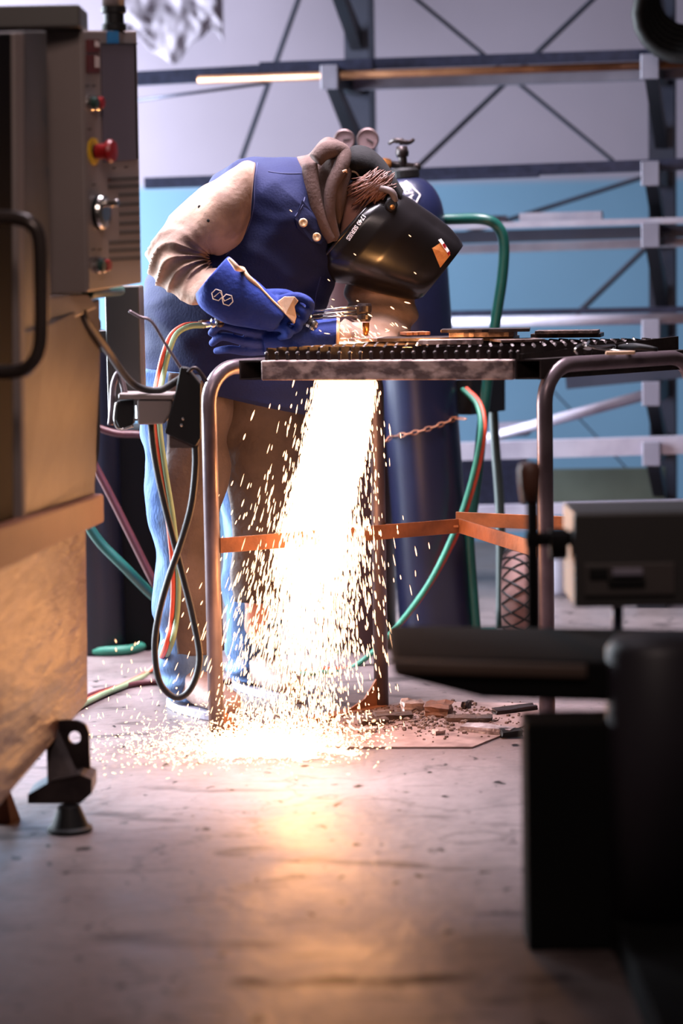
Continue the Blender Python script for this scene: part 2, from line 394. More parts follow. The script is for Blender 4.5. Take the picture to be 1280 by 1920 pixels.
for b in posts:
    for z in levels:
        a = MB(); tip = b - E2 * 0.5 + V((0, 0, z)); root = b - E2 * 0.05 + V((0, 0, z))
        a.bar(root, tip, 0.05, 0.065)
        a.poly([b - E2 * 0.06 + E1 * -0.02 + V((0, 0, z - 0.24)), b - E2 * 0.06 + E1 * -0.02 + V((0, 0, z - 0.17)), tip + E1 * -0.02 + V((0, 0, -0.03)) + E2 * 0.10, tip + E1 * -0.02 + V((0, 0, -0.03)) + E2 * 0.02], E1 * 0.04)
        ao = a.build('arm', m_rackdark, rk)
        e = MB(); e.bar(tip + E2 * 0.006, tip - E2 * 0.012, 0.058, 0.078); e.build('end_cap', m_cap_grey, ao, bevel=0.003)
def rod(p, q, r, name='brace_rod', m=None):
    t = MB(); t.tube([p, q], r, 8); return t.build(name, m or m_rack, rk)
rod(rackpt(770, -10, -0.06), rackpt(1150, 303, -0.06), 0.007)
rod(rackpt(1120, -10, -0.07), rackpt(784, 312, -0.07), 0.009)
rod(rackpt(1250, 318, -0.06), rackpt(740, 480, -0.06), 0.008)
rod(rackpt(1215, 460, -0.07), rackpt(1080, 590, -0.07), 0.010)
rod(rackpt(1010, 705, -0.06), rackpt(1190, 895, -0.06), 0.003)
t = MB(); t.bar(rackpt(566, -20, -0.03), rackpt(452, 300, -0.03), 0.012, 0.03, E2); t.build('diagonal_strap', m_rack, rk)

def stock(px0, py0, px1, py1, d, hpx, label, m, name='steel_bar', wd=None, round_=False, cat_='metal bar', group='metal stock on the rack', tip=None):
    p = rackpt(px0, py0, d); q = rackpt(px1, py1, d); h = hpx * 8.0 / F
    t = MB()
    if round_: t.tube([p, q], h / 2, 14)
    else: t.bar(p, q, wd or h, h)
    o = t.build(name, m, None, smooth=round_); tag(o, label, cat_, group)
    return o
stock(232, 149, 700, 124, 0.40, 26, 'dark blue-grey flat bar poking out left of the top rack level', m_bardark)
stock(488, 127, 1420, 96, 0.32, 20, 'long dark steel channel topmost on the upper rack arms', m_bardark, 'steel_channel')
co = stock(372, 150, 1420, 116, 0.44, 15, 'copper-coloured round bar with pink tip on the top rack level', m_copper, 'copper_rod', round_=True)
stock(630, 159, 1420, 132, 0.22, 22, 'pale grey channel under the copper rod on the top rack level', m_cap_grey, 'steel_channel', wd=0.05)
stock(240, 190, 500, 156, 0.30, 6, 'thin dark rod slanting down to the left below the top rack level', m_bardark, 'thin_rod', round_=True)
stock(275, 344, 1420, 303, 0.36, 21, 'long navy bar running behind the welder at shoulder height', m_bardark, wd=0.06)
stock(700, 338, 1010, 327, 0.44, 10, 'short dark bar just under the long navy bar', m_bardark, wd=0.03)
stock(780, 427, 1420, 409, 0.46, 11, 'pale flat bar topmost of the rack level behind the green handle', m_alu, 'aluminium_bar', wd=0.05)
stock(975, 408, 1129, 404, 0.38, 16, 'short pale offcut lying on top of the pale flat bar', m_alu, 'aluminium_offcut', wd=0.05)
stock(800, 412, 950, 410, 0.30, 12, 'short pale tube end beside the pale offcut', m_alu, 'aluminium_tube', round_=True)
stock(780, 448, 1420, 429, 0.36, 22, 'dark reddish bar between two pale bars behind the green handle', m_rack, wd=0.06)
stock(780, 470, 1420, 450, 0.24, 17, 'pale lower bar under the dark reddish bar', m_alu, 'aluminium_bar', wd=0.05)
stock(780, 606, 1420, 594, 0.46, 20, 'pale round pipe on the rack level just above the cutting table', m_alu, 'steel_pipe', round_=True)
stock(780, 589, 1420, 577, 0.34, 10, 'thin dark bar behind the pale pipe above the cutting table', m_bardark, wd=0.05)
stock(800, 848, 1420, 829, 0.46, 32, 'wide pale square tube on the rack level below the table frame', m_alu, 'square_tube', wd=0.06)
stock(905, 824, 1222, 737, 0.40, 20, 'pale pipe leaning up from the square tube to a rack arm', m_alu, 'steel_pipe', round_=True)
stock(1062, 716, 1330, 690, 0.34, 26, 'dark slab with a reddish end beside the leaning pipe', m_rack, wd=0.05)
t = MB(); p = rackpt(925, 806, 0.34); q = rackpt(992, 803, 0.34); t.bar(p, q, 0.08, 0.045)
tag(t.build('steel_block', m_cap_grey, bevel=0.004), 'small grey block lying on the wide pale square tube', 'block')
stock(780, 961, 1420, 944, 0.46, 20, 'pale tube on the lowest rack level behind the wheel', m_alu, 'square_tube', wd=0.05)
stock(905, 985, 1120, 981, 0.40, 22, 'short pale tube under the lowest rack level', m_alu, 'square_tube', wd=0.05)
t = MB(); t.quadprism([rackpt(1000, 945, 0.2), rackpt(1246, 941, 0.2), rackpt(1246, 878, 0.2), rackpt(1000, 882, 0.2)], E2 * 0.05)
tag(t.build('sheet_metal_panel', m_panelgreen), 'grey-green panel standing on the lowest rack level', 'panel')
t = MB(); t.quadprism([rackpt(820, 950, 0.2), rackpt(985, 946, 0.2), rackpt(985, 860, 0.2), rackpt(820, 862, 0.2)], E2 * 0.06)
tag(t.build('dark_crate', m_bardark), 'dark navy crate standing on the lowest rack level behind the gas cylinder', 'crate')
for i, (px0, px1, lab) in enumerate(((1040, 1066, 'white drum on the floor beyond the right table leg'), )):
    c = onz((px0 + px1) / 2, 1112); t = MB(); t.lathe([(0.001, 0), (0.085, 0), (0.088, 0.02), (0.085, 0.16), (0.07, 0.18), (0.001, 0.18)], c)
    tag(t.build('white_bucket', m_alu, smooth=True), lab, 'bucket')
# black hose coil hung at the top of the right upright
c = rackpt(1290, -8, 0.5); t = MB()
for k in range(6):
    pts = [c + E1 * (math.cos(a) * (0.11 + 0.008 * k)) + V((0, 0, math.sin(a) * (0.11 + 0.006 * k) - 0.012 * k)) - E2 * (0.02 * k) for a in [2 * PI * j / 20 for j in range(20)]]
    t.tube(pts, 0.022, 8, closed=True)
tag(t.build('hose_coil', m_black, smooth=True), 'black hose coil hanging on the right rack upright', 'hose')

# crumpled plastic sheet, upper left
def crumple():
    mb = MB(); nx, ny = 46, 36
    TL = at(215, -120, 9.2); BR = at(420, 92, 9.2)
    for j in range(ny + 1):
        for i in range(nx + 1):
            u, v = i / nx, j / ny
            p = V((TL.x + (BR.x - TL.x) * u, 9.2, TL.z + (BR.z - TL.z) * v))
            e = max(0, v - 0.72) / 0.28
            p.z += 0.05 * nz((u * 5, 3, 0), 1.0) * v + e * 0.05 * math.sin(u * 9)
            p.y += 0.035 * noise.turbulence(V((u * 4.2, v * 4.2, 1.3)), 4, True) - 0.07
            mb.v.append(p)
    W = nx + 1
    mb.f = [(j * W + i, j * W + i + 1, (j + 1) * W + i + 1, (j + 1) * W + i) for j in range(ny) for i in range(nx)]
    return mb
tag(crumple().build('plastic_sheet', m_plastic, None, smooth=True, thick=0.004), 'crumpled cloudy plastic sheet hanging on the wall at upper left', 'plastic sheet')

# ================================================================== GAS CYLINDERS AND CART
def cylinder(bot, top, R, label, m, name):
    ax = (top - bot); H = ax.length; th = thing(name, bot, label, 'gas cylinder'); A = ax.normalized()
    prof = [(0.001, 0), (R * 0.94, 0), (R, 0.012), (R, H - R * 1.15)]
    for k in range(1, 9):
        a = PI / 2 * k / 9; prof.append((R * (0.28 + 0.72 * math.cos(a)), H - R * 1.15 + R * 1.1 * math.sin(a)))
    prof += [(R * 0.30, H), (0.001, H)]
    mb = MB(); mb.lathe(prof, bot, A, 48); b = mb.build('cylinder_body', m, th, smooth=True)
    n_ = MB(); n_.lathe([(0.001, 0), (R * 0.42, 0), (R * 0.42, 0.02), (R * 0.34, 0.028), (0.001, 0.028)], bot + A * (H - 0.004), A, 24); n_.build('neck_ring', m_black, th, smooth=False)
    return th, b, A, H
cb = onz(822, 1222); cyl, cbody, CA, CH = cylinder(cb, at(757, 331, cb.y), 0.106, 'large navy gas cylinder with a white diamond mark, strapped in the green cart', m_navy, 'gas_cylinder')
tp = cb + CA * CH
v = MB(); v.tube([tp, tp + CA * 0.085], [0.014, 0.011], 12); v.lathe([(0.0, 0), (0.017, 0), (0.019, 0.012), (0.015, 0.03), (0.0, 0.03)], tp + CA * 0.055, CA, 8)
v.tube([tp + CA * 0.03 - V((0.04, 0, -0.006)), tp + CA * 0.03 + V((0.038, 0, -0.004))], 0.010, 10); v.ball(tp + CA * 0.03 + V((0.038, 0, -0.004)), 0.013)
vo = v.build('valve', m_tdark, cyl, smooth=True)
w_ = MB(); hc = tp + CA * 0.098
w_.tube([hc + V((math.cos(a) * 0.033, math.sin(a) * 0.033, 0.004 * math.cos(3 * a))) for a in [2 * PI * k / 20 for k in range(20)]], 0.0055, 8, closed=True)
for k in range(4): w_.tube([hc, hc + V((math.cos(k * PI / 2 + .4) * 0.033, math.sin(k * PI / 2 + .4) * 0.033, 0))], 0.004, 6)
w_.ball(hc, 0.010); w_.build('handwheel', m_tdark, vo, smooth=True)
v = MB(); a0 = tp + CA * 0.03 + V((-0.05, -0.004, 0.006)); v.lathe([(0, -0.02), (0.015, -0.02), (0.017, 0), (0.013, 0.016), (0, 0.016)], a0, (1, 0, 0), 8); v.build('outlet_nut', m_brass, vo)
# white diamond emblem with its letters turned on their side
yl = cb.y - 0.11
D = [at(748, 357, yl), at(762, 339, yl), at(788, 365, yl), at(780, 380, yl)]
e = MB()
for a, b in ((0, 1), (1, 2), (2, 3)):
    N_ = 10
    pts = stick([D[a].lerp(D[b], k / N_) for k in range(N_ + 1)], cbody, off=0.002); e.tube(pts, 0.0017, 6)
e.build('diamond_emblem', m_print, cyl)
text_mesh('AP', 0.034, at(778, 378, yl), at(772, 340, yl) - at(778, 372, yl), at(756, 372, yl) - at(776, 374, yl), 'emblem_lettering', m_print, cyl, cbody, off=0.002)

ab = onz(668, 1212); acy, abody, AA, AH = cylinder(ab, ab + V((-0.01, 0, 1.27)), 0.118, 'maroon gas cylinder behind the sparks, gauges on top', m_maroon, 'gas_cylinder')
rg = thing('pressure_regulator', at(668, 292, ab.y - 0.02), 'pressure regulator with two round gauges behind the welder\'s hood', 'regulator')
v = MB(); v.lathe([(0, -0.04), (0.03, -0.04), (0.03, 0.03), (0.018, 0.045), (0, 0.045)], at(668, 300, ab.y - 0.03), (0, -1, 0), 20); v.tube([at(668, 300, ab.y), at(668, 325, ab.y)], 0.012); v.build('regulator_body', m_brass, rg, smooth=False)
for px, py, r, ang in ((645, 263, 20, 0.1), (689, 262, 21, -0.55)):
    c = at(px, py, ab.y - 0.06); R = r / F * (ab.y - 0.06); v = MB()
    v.lathe([(0, 0), (R, 0), (R, -0.0), (R, 0.028), (R * 0.9, 0.03), (R * 0.88, 0.024), (0, 0.024)], c + V((0, 0.015, 0)), (0, -1, 0), 32)
    g = v.build('gauge', mat('gauge_case', (120, 100, 98), 0.4, 0.6, (104, 86, 84), 20), rg, smooth=False)
    v = MB(); v.lathe([(0, 0), (R * 0.87, 0), (R * 0.87, 0.002), (0, 0.002)], c + V((0, -0.0085, 0)), (0, -1, 0), 32); v.build('dial_face', mat('dial', (158, 136, 138), 0.6, 0, (148, 126, 128), 20, spec=.2), g)
    v = MB(); d = V((math.cos(ang), 0, math.sin(ang))); v.bar(c + V((0, -0.0115, 0)) - d * R * 0.1, c + V((0, -0.0115, 0)) + d * R * 0.6, 0.004, 0.002, (0, 1, 0)); v.build('needle', m_printd, g)
    v = MB(); v.tube([c + V((0, 0.0, -R)), at(668, 300, ab.y - 0.03)], 0.006); v.build('gauge_stem', m_brass, g)

CY = cb.y - 0.03
ct = thing('cylinder_cart', onz(905, 1215), 'green tubular cylinder cart with a rounded push handle and a knobbly wheel', 'cart')
t = MB(); t.tube([at(760, 414, CY + .1), at(850, 411, CY + .05), at(905, 411, CY), at(932, 424, CY), at(944, 455, CY), at(941, 520, CY), at(926, 620, CY), at(908, 760, CY), at(893, 900, CY), at(881, 990, CY), at(880, 1030, CY), at(894, 1212, CY)], 0.0155, 12, sub=6); t.build('push_handle', m_cartgreen, ct, smooth=True)
t = MB(); t.tube([at(922, 720, CY + .3), at(928, 830, CY + .3), at(938, 975, CY + .28), at(938, 1180, CY + .25)], 0.014, 10, sub=4); t.build('frame_tube', mat('cart_dark', (52, 62, 58), 0.5, 0.1, (42, 50, 48), 8), ct, smooth=True)
t = MB(); t.bar(at(868, 745, CY + .05), at(932, 738, CY + .3), 0.05, 0.10); t.build('crossbar', m_black, ct)
t = MB(); t.bar(onz(730, 1214) + V((0, 0, .02)), onz(940, 1207) + V((0, 0, .02)), 0.26, 0.012); t.build('base_plate', m_cartgreen, ct)
wc = onz(975, 1220); wc.z = 0.155; WR = 0.152
t = MB(); prof = []
for k in range(13):
    a = -PI / 2 + PI * k / 12; prof.append((WR - 0.04 + 0.04 * math.cos(a), 0.048 * math.sin(a)))
t.lathe([(0.06, -0.03)] + [(r, h) for r, h in prof] + [(0.06, 0.03)], wc, (1, -0.12, 0), 48); wo = t.build('wheel', m_tire, ct, smooth=True)
t = MB(); AX = V((1, -0.12, 0)).normalized(); WB = V((0, 0, 1)).cross(AX).normalized()
def tyrept(a, k):
    r = WR + 0.001 - 0.04 + 0.04 * math.cos(k); h = 0.048 * math.sin(k)
    return wc + AX * h + (WB * math.cos(a) + V((0, 0, 1)) * math.sin(a)) * r
for j in range(22):
    for s in (1, -1):
        t.tube([tyrept(2 * PI * j / 22 + s * 0.42 * i / 6, -1.15 + 2.3 * i / 6) for i in range(7)], 0.0035, 5)
t.build('tread', m_black, wo)
t = MB(); t.lathe([(0, -0.035), (0.07, -0.035), (0.07, 0.035), (0, 0.035)], wc, AX, 24); t.build('hub', m_fgbrown, wo)
# chain
ch = MB(); cpts = stick([at(712 + 160 * k / 13, 828 - 42 * (k / 13) ** 1.4, cb.y - 0.2) for k in range(14)], cbody, off=0.008)
for k in range(13):
    p, q = cpts[k], cpts[k + 1]; d = (q - p).normalized(); sd = V((0, 0, 1)) if k % 2 else V((0, -1, 0)); sd = (sd - d * sd.dot(d)).normalized(); c = (p + q) / 2; l = (q - p).length * 0.62
    ch.tube([c + d * math.cos(a) * l + sd * math.sin(a) * 0.0055 for a in [2 * PI * i / 12 for i in range(12)]], 0.0017, 6, closed=True)
tag(ch.build('chain', m_brace, smooth=True), 'rusty chain around the navy gas cylinder', 'chain')
# welding hose on the right
def hose(pts, r, m, name, parent=None):
    t = MB(); t.tube(pts, r, 10, sub=6); return t.build(name, m, parent, smooth=True)
hp = [(866, 730, 6.9), (892, 757, 6.85), (901, 800, 6.8), (893, 860, 6.8), (875, 930, 6.8), (850, 1000, 6.78), (806, 1090, 6.75), (752, 1165, 6.72), (700, 1222, 6.70), (648, 1257, 6.66)]
h = thing('welding_hose', onz(648, 1257), 'twin red and green hose looping down from the gas cylinder to the floor', 'hose')
hose([at(*p) for p in hp] + [onz(600, 1268) + V((0, 0, .01)), onz(520, 1275) + V((0, 0, .01))], 0.0075, m_hosegreen, 'green_hose', h)
hose([at(p[0] + 7, p[1] - 1, p[2] + .012) for p in hp[:6]] + [at(p[0] + 5, p[1] - 4, p[2] + .02) for p in hp[6:]] + [onz(600, 1262) + V((0, 0, .01)), onz(520, 1269) + V((0, 0, .01))], 0.0075, m_hosered, 'red_hose', h)

# dark corner behind the machine
b = onz(183, 1222); cylinder(b, b + V((0, 0, 0.95)), 0.085, 'slim dark blue gas cylinder in the shade behind the machine', mat('shade_navy', (13, 15, 30), .4, 0, (10, 12, 24), 6), 'gas_cylinder')  # darker navy than the big cylinder: its shade is put into the colour
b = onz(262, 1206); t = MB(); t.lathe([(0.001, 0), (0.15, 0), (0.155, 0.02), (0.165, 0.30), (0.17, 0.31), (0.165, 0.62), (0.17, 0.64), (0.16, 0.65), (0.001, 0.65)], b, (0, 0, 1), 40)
tag(t.build('steel_drum', mat('drum_black', (9, 8, 9), .7, 0, (7, 6, 7), 6, spec=.15), smooth=True), 'black drum standing behind the welder\'s legs', 'drum')  # black drum darkened further, with the corner's shade in its colour
def laid(pts, r, m, name, lab):
    t = MB(); t.tube(pts, r, 10, sub=6); return tag(t.build(name, m, None, smooth=True), lab, 'hose')
laid([at(165, 850, 6.6), at(205, 925, 6.6), at(245, 1005, 6.6), at(285, 1085, 6.6), at(330, 1170, 6.6)], 0.011, m_hosedred, 'air_hose', 'dark red hose slanting down behind the machine edge')
laid([at(165, 985, 6.55), at(190, 1020, 6.55), at(235, 1065, 6.55), at(285, 1115, 6.6), at(330, 1150, 6.6)], 0.014, m_cartgreen, 'green_tube', 'green tube slanting down behind the machine sill')
laid([at(165, 795, 6.7), at(215, 812, 6.7), at(262, 815, 6.7), at(310, 822, 6.75), at(345, 900, 6.8), at(352, 1060, 6.8), onz(352, 1245)], 0.010, m_hosedred, 'air_hose', 'dark red hose running level behind the welder\'s knees')
q = [onz(140, 1228), onz(200, 1230), onz(250, 1226), onz(300, 1210), onz(380, 1215)]
laid([p + V((0, 0, .015)) for p in q], 0.014, m_hosegreen, 'garden_hose', 'green hose lying on the floor behind the machine')

# ================================================================== CUTTING TABLE
LF = onz(406, 1386); LB = onz(715, 1326)
LOOP = LB - LF; LOOP.z = 0
TA = at(452, 676, 5.69); ZT = TA.z                     # top of the front tube
RFp = at(1021, 800, 5.50); RF = V((RFp.x, RFp.y, 0)); RB = RF + LOOP * 0.97
LD = LOOP.normalized()
FD = (RF - LF); FD.z = 0; FD.normalize()                # along the front bar
tb = thing('cutting_table', (LF + RB) / 2 * 1.0, 'steel cutting table with a slatted grate and two bent-tube leg loops', 'table')
TH = 0.046
def legloop(a, b, zt):
    t = MB(); rr = 0.085; r = 0.0185; up = V((0, 0, 1)); d = (b - a).normalized(); pts = [a]
    zc = zt - r; pts.append(a + up * (zc - rr))
    for k in range(1, 8):
        an = PI / 2 * k / 8; pts.append(a + d * rr * (1 - math.cos(an)) + up * (zc - rr + rr * math.sin(an)))
    pts.append(a + d * rr + up * zc); pts.append(b - d * rr + up * zc)
    for k in range(1, 8):
        an = PI / 2 * k / 8; pts.append(b - d * rr * (1 - math.sin(an)) + up * (zc - rr + rr * math.cos(an)))
    pts.append(b + up * (zc - rr)); pts.append(b)
    t.tube(pts, r, 14)
    return t.build('leg_loop', m_tube, tb, smooth=True)
legloop(LF, LB, ZT + 0.002); legloop(RF, RB, ZT + 0.002)
def opentube(p, q, wd, ht, wall=0.004):
    t = MB(); u = V((0, 0, 1)); e = FDb; d = q - p
    def pl(a0, a1, b0, b1): t.quadprism([p + e * a0 + u * b0, p + e * a1 + u * b0, p + e * a1 + u * b1, p + e * a0 + u * b1], d)
    w2, h2 = wd / 2, ht / 2
    pl(-w2, -w2 + wall, -h2, h2); pl(w2 - wall, w2, -h2, h2); pl(-w2 + wall, w2 - wall, -h2, -h2 + wall); pl(-w2 + wall, w2 - wall, h2 - wall, h2)
    return t
fz = ZT - TH / 2
PA = at(471, 695, 5.69); PB = at(990, 696, 5.50); PA.z = fz; PB.z = fz
FDb = (PB - PA); FDb.z = 0; FDb.normalize()
DEP = LOOP.length * 1.02
opentube(PA, PA + LD * DEP, 0.060, TH).build('side_tube', m_tdark, tb)
opentube(PB, PB + LD * DEP, 0.060, TH).build('side_tube', m_tdark, tb)
off = 0.0305
t = MB(); t.bar(PA + FDb * off, PB - FDb * off, 0.04, TH); t.build('front_bar', m_tsteel, tb, bevel=0.003)
t = MB(); t.bar(PA + LD * DEP * 0.97 + FDb * off, PB + LD * DEP * 0.97 - FDb * off, 0.04, TH); t.build('back_bar', m_tdark, tb)
# slats of the grate
SP = PA.lerp(PB, 0.045); SQ = PA.lerp(PB, 0.965); NS = 25
for k in range(NS):
    p = SP.lerp(SQ, k / (NS - 1)) + LD * 0.01; hgt = 0.028 + 0.003 * rng.random(); z0 = ZT
    t = MB(); L_ = DEP * 0.95; prof = [V((0, 0, 0)), LD * L_, LD * L_ + V((0, 0, hgt * 0.9))]
    for j in range(14, 0, -1):
        a = L_ * j / 15; prof += [LD * (a + 0.008) + V((0, 0, hgt)), LD * (a + 0.004) + V((0, 0, hgt * (0.72 + 0.2 * rng.random()))), LD * (a - 0.006) + V((0, 0, hgt * (0.9 + 0.1 * rng.random())))]
    prof.append(V((0, 0, hgt)))
    t.poly([p + V((0, 0, z0)) - V((0, 0, p.z)) + q for q in prof], FDb * 0.005); t.build('slat', m_tdark, tb)
    # the slat's bent end tab
for k in range(NS):
    p = SP.lerp(SQ, (k + .35) / (NS - 1)) if k < NS - 1 else SQ
    t = MB(); b0 = V((p.x, p.y, ZT)); t.bar(b0, b0 + V((0, 0, 0.017)), 0.007, 0.006, FDb); t.ball(b0 + V((0, 0, 0.016)), 0.005, 8, 6); t.build('slat_tab', m_tdark, tb)
p = PB - FDb * 0.02; t = MB(); t.poly([V((p.x, p.y, ZT)), V((p.x, p.y, ZT)) + LD * DEP, V((p.x, p.y, ZT + 0.032)) + LD * DEP, V((p.x, p.y, ZT + 0.012))], FDb * 0.006); t.build('grate_side', m_tdark, tb)
# flat braces halfway down the legs
zb = at(640, 1000, 5.9).z
mid = at(861, 1000, 6.02); mid.z = zb
def flat(a, b, h=0.036):
    t = MB(); t.bar(V((a.x, a.y, zb)), V((b.x, b.y, zb)), 0.006, h); return t.build('brace', m_brace, tb, bevel=0.001)
flat(LF + LD * 0.0 + V((0.018, 0, 0)), mid); flat(mid, RF - V((0.018, 0.0, 0))); flat(V((mid.x, mid.y + .16, 0)), RB)
t = MB(); t.bar(V((LB.x, LB.y, zb)), V((mid.x, mid.y + 0.0, zb)) , 0.03, 0.005); t.build('brace', m_brace, tb)
# floor rails and gussets
for a, b in ((LF, LB), (RF, RB)):
    t = MB(); t.bar(a + V((0, 0, .004)), b + V((0, 0, .004)), 0.05, 0.008); t.build('floor_rail', m_brace, tb)
for a, d in ((LF, LD), (LB, -LD)):
    t = MB(); s = LD.cross(V((0, 0, 1))) * 0.003
    t.poly([a + d * 0.018 + V((0, 0, .008)) - s, a + d * 0.12 + V((0, 0, .008)) - s, a + d * 0.06 + V((0, 0, .03)) - s, a + d * 0.018 + V((0, 0, .075)) - s], s * 2); t.build('gusset', m_brace, tb)

# work piece and off-cuts lying on the grate
ZG = ZT + 0.031
def plate(px0, px1, y, dep, th, zlev, rot, lab, m=m_tdark, name='steel_offcut'):
    a = onz(px0, y, zlev); b = onz(px1, y, zlev); c = (a + b) / 2; Lw = (b - a).length
    R = Matrix.Rotation(rot, 3, 'Z'); t = MB()
    n = 14; pts = []
    for k in range(n): pts.append(c + R @ V((-Lw / 2 + Lw * k / (n - 1), -dep / 2 + 0.006 * nz((k, y, 0), 0.9), 0)))
    for k in range(n): pts.append(c + R @ V((Lw / 2 - Lw * k / (n - 1), dep / 2 + 0.006 * nz((k, y, 5), 0.9), 0)))
    t.poly([V((p.x, p.y, zlev)) for p in pts], V((0, 0, th)))
    return tag(t.build(name, m, None, bevel=0.001), lab, 'steel plate', 'plates on the cutting table')
plate(560, 735, 640, 0.10, 0.008, ZG, -0.1, 'plate being cut under the torch flame', m_tsteel, 'work_piece')
plate(725, 960, 638, 0.12, 0.009, ZG, -0.2, 'long dark plate in the middle of the grate', m_tdark)
plate(757, 800, 628, 0.05, 0.008, ZG + 0.012, 0.3, 'small rusty plate nearest the lit sleeve', m_brace)
plate(790, 900, 645, 0.05, 0.011, ZG, -0.15, 'pale slag-edged strip at the front of the grate', m_tsteel)
plate(850, 962, 631, 0.07, 0.012, ZG + 0.010, -0.2, 'thick pale-edged plate second from the top of the stack', m_tsteel)
plate(836, 986, 622, 0.08, 0.008, ZG + 0.0225, -0.1, 'topmost pointed plate of the stack behind the grate', m_tdark)
plate(1003, 1125, 632, 0.09, 0.010, ZG + 0.002, -0.2, 'lower dark plate at the right end of the grate', m_tdark)
plate(1010, 1118, 625, 0.07, 0.008, ZG + 0.0125, -0.2, 'upper dark plate at the right end of the grate', m_slag)
plate(930, 1010, 640, 0.10, 0.006, ZG, 0.2, 'thin dark scrap between the two plate stacks', m_slag)

# tools lying on the right end of the table
tl = thing('spark_lighter', onz(1100, 655, ZT + .004), 'wire spark lighter lying at the right end of the cutting table', 'lighter')
def tp_(px, py, z): return onz(px, py, z)
z = ZT + 0.012
t = MB(); t.tube([tp_(1082, 664, z), tp_(1078, 655, z + .012), tp_(1090, 646, z + .02), tp_(1112, 652, z + .012), tp_(1140, 656, z + .004), tp_(1185, 660, z)], 0.0025, 8, sub=4); t.tube([tp_(1098, 650, z + .02), tp_(1104, 640, z + .026), tp_(1102, 648, z + .015), tp_(1125, 650, z + .01), tp_(1152, 648, z + .008), tp_(1150, 655, z)], 0.0025, 8, sub=4); t.build('wire_handle', m_chrome, tl, smooth=True)
t = MB(); t.lathe([(0, 0), (0.016, 0), (0.019, 0.012), (0.015, 0.022), (0, 0.022)], tp_(1094, 664, ZT + .002), (0.2, -0.5, 0.8), 16); t.build('flint_cup', m_tdark, tl)
tl = thing('locking_pliers', onz(1195, 655, ZT + .004), 'dark pliers with chrome jaw tips at the far right of the table', 'pliers')
t = MB(); t.bar(tp_(1135, 662, z), tp_(1190, 661, z), 0.012, 0.008); t.build('handle_grip', m_gloveseam, tl, bevel=0.002)
t = MB(); t.tube([tp_(1155, 652, z), tp_(1190, 650, z + .006), tp_(1232, 655, z)], [0.006, 0.009, 0.005], 8, sub=4); t.build('pliers_body', m_black, tl, smooth=True)
t = MB(); t.tube([tp_(1168, 640, z + .01), tp_(1176, 646, z + .008), tp_(1190, 644, z + .008), tp_(1187, 634, z + .02), tp_(1194, 645, z + .006)], 0.003, 8, sub=4); t.build('jaw', m_chrome, tl, smooth=True)

# ================================================================== WELDER
PY = 6.2
wd = thing('person', onz(390, 1330), 'person in blue and tan welding jacket bent over the cutting table holding a torch', 'person')
def ring(ax, ay, bx, by, Y, h, Yb=None): return (at(ax, ay, Y), at(bx, by, Yb or Y), h)
# body, one continuous skin
bd = MB()
bd.loft([ring(330, 735, 520, 735, 6.2, .13), ring(330, 640, 540, 650, 6.2, .14), ring(360, 520, 570, 560, 6.2, .15), ring(430, 400, 580, 470, 6.2, .15), ring(500, 330, 590, 410, 6.2, .10), ring(560, 330, 615, 430, 6.2, .06), ring(610, 335, 660, 420, 6.2, .058)], 24, 4)
hd = at(688, 398, 6.2)
HR = Matrix.Rotation(math.radians(40), 3, 'Y')
bd.ball(hd, (0.086, 0.076, 0.096), 24, 16, HR)
bd.ball(at(668, 428, 6.2), (0.055, 0.06, 0.06))                      # jaw
bd.ball(at(742, 452, 6.2), (0.018, 0.014, 0.022))                     # nose
bd.ball(at(690, 388, 6.12), (0.014, 0.010, 0.026), R=HR)              # ear
bd.tube([at(440, 390, 6.05), at(310, 485, 5.97), at(400, 545, 5.90), at(530, 595, 5.87)], [0.055, 0.042, 0.030, 0.022], 12, sub=4)
bd.tube([at(600, 400, 6.36), at(715, 600, 6.24), at(630, 630, 5.97), at(520, 636, 5.94)], [0.05, 0.040, 0.030, 0.022], 12, sub=4)
bd.tube([at(355, 720, 6.15), at(345, 980, 6.1), at(352, 1290, 6.1)], [0.085, 0.055, 0.038], 12, sub=4)
bd.tube([at(470, 720, 6.3), at(485, 980, 6.3), at(478, 1260, 6.32)], [0.085, 0.055, 0.038], 12, sub=4)
bd.build('body', m_skin, wd, remesh=0.009, smoothit=3)
# jeans
def jd(t_, ph, p): return 0.013 * nz(p, 8, 3) + 0.006 * math.sin(30 * p.z + 6 * nz(p, 5)) + 0.006 * math.sin(t_ * 60 + 3 * math.cos(ph)) * max(0, (t_ - .72) / .28) * 2.2 + 0.004 * nz(p, 22, 8)
j = MB()
near_leg = [ring(266, 690, 430, 700, 6.14, .13), ring(266, 780, 420, 780, 6.13, .12), ring(270, 860, 412, 860, 6.12, .105), ring(280, 960, 405, 960, 6.11, .095), ring(286, 1060, 402, 1060, 6.1, .088), ring(292, 1140, 402, 1150, 6.1, .082), ring(298, 1220, 405, 1220, 6.1, .08), ring(302, 1270, 408, 1280, 6.1, .08), ring(316, 1305, 408, 1312, 6.1, .075)]
far_leg = [ring(370, 690, 600, 715, 6.3, .13), ring(385, 800, 575, 800, 6.32, .115), ring(405, 900, 550, 900, 6.33, .10), ring(418, 1000, 540, 1000, 6.34, .09), ring(420, 1120, 535, 1120, 6.35, .085), ring(428, 1230, 530, 1235, 6.35, .08), ring(435, 1272, 528, 1276, 6.35, .075)]
j.loft(near_leg, 40, 10, disp=jd); j.loft(far_leg, 40, 10, disp=jd)
j.build('jeans', m_denim, wd, remesh=0.008, smoothit=1)
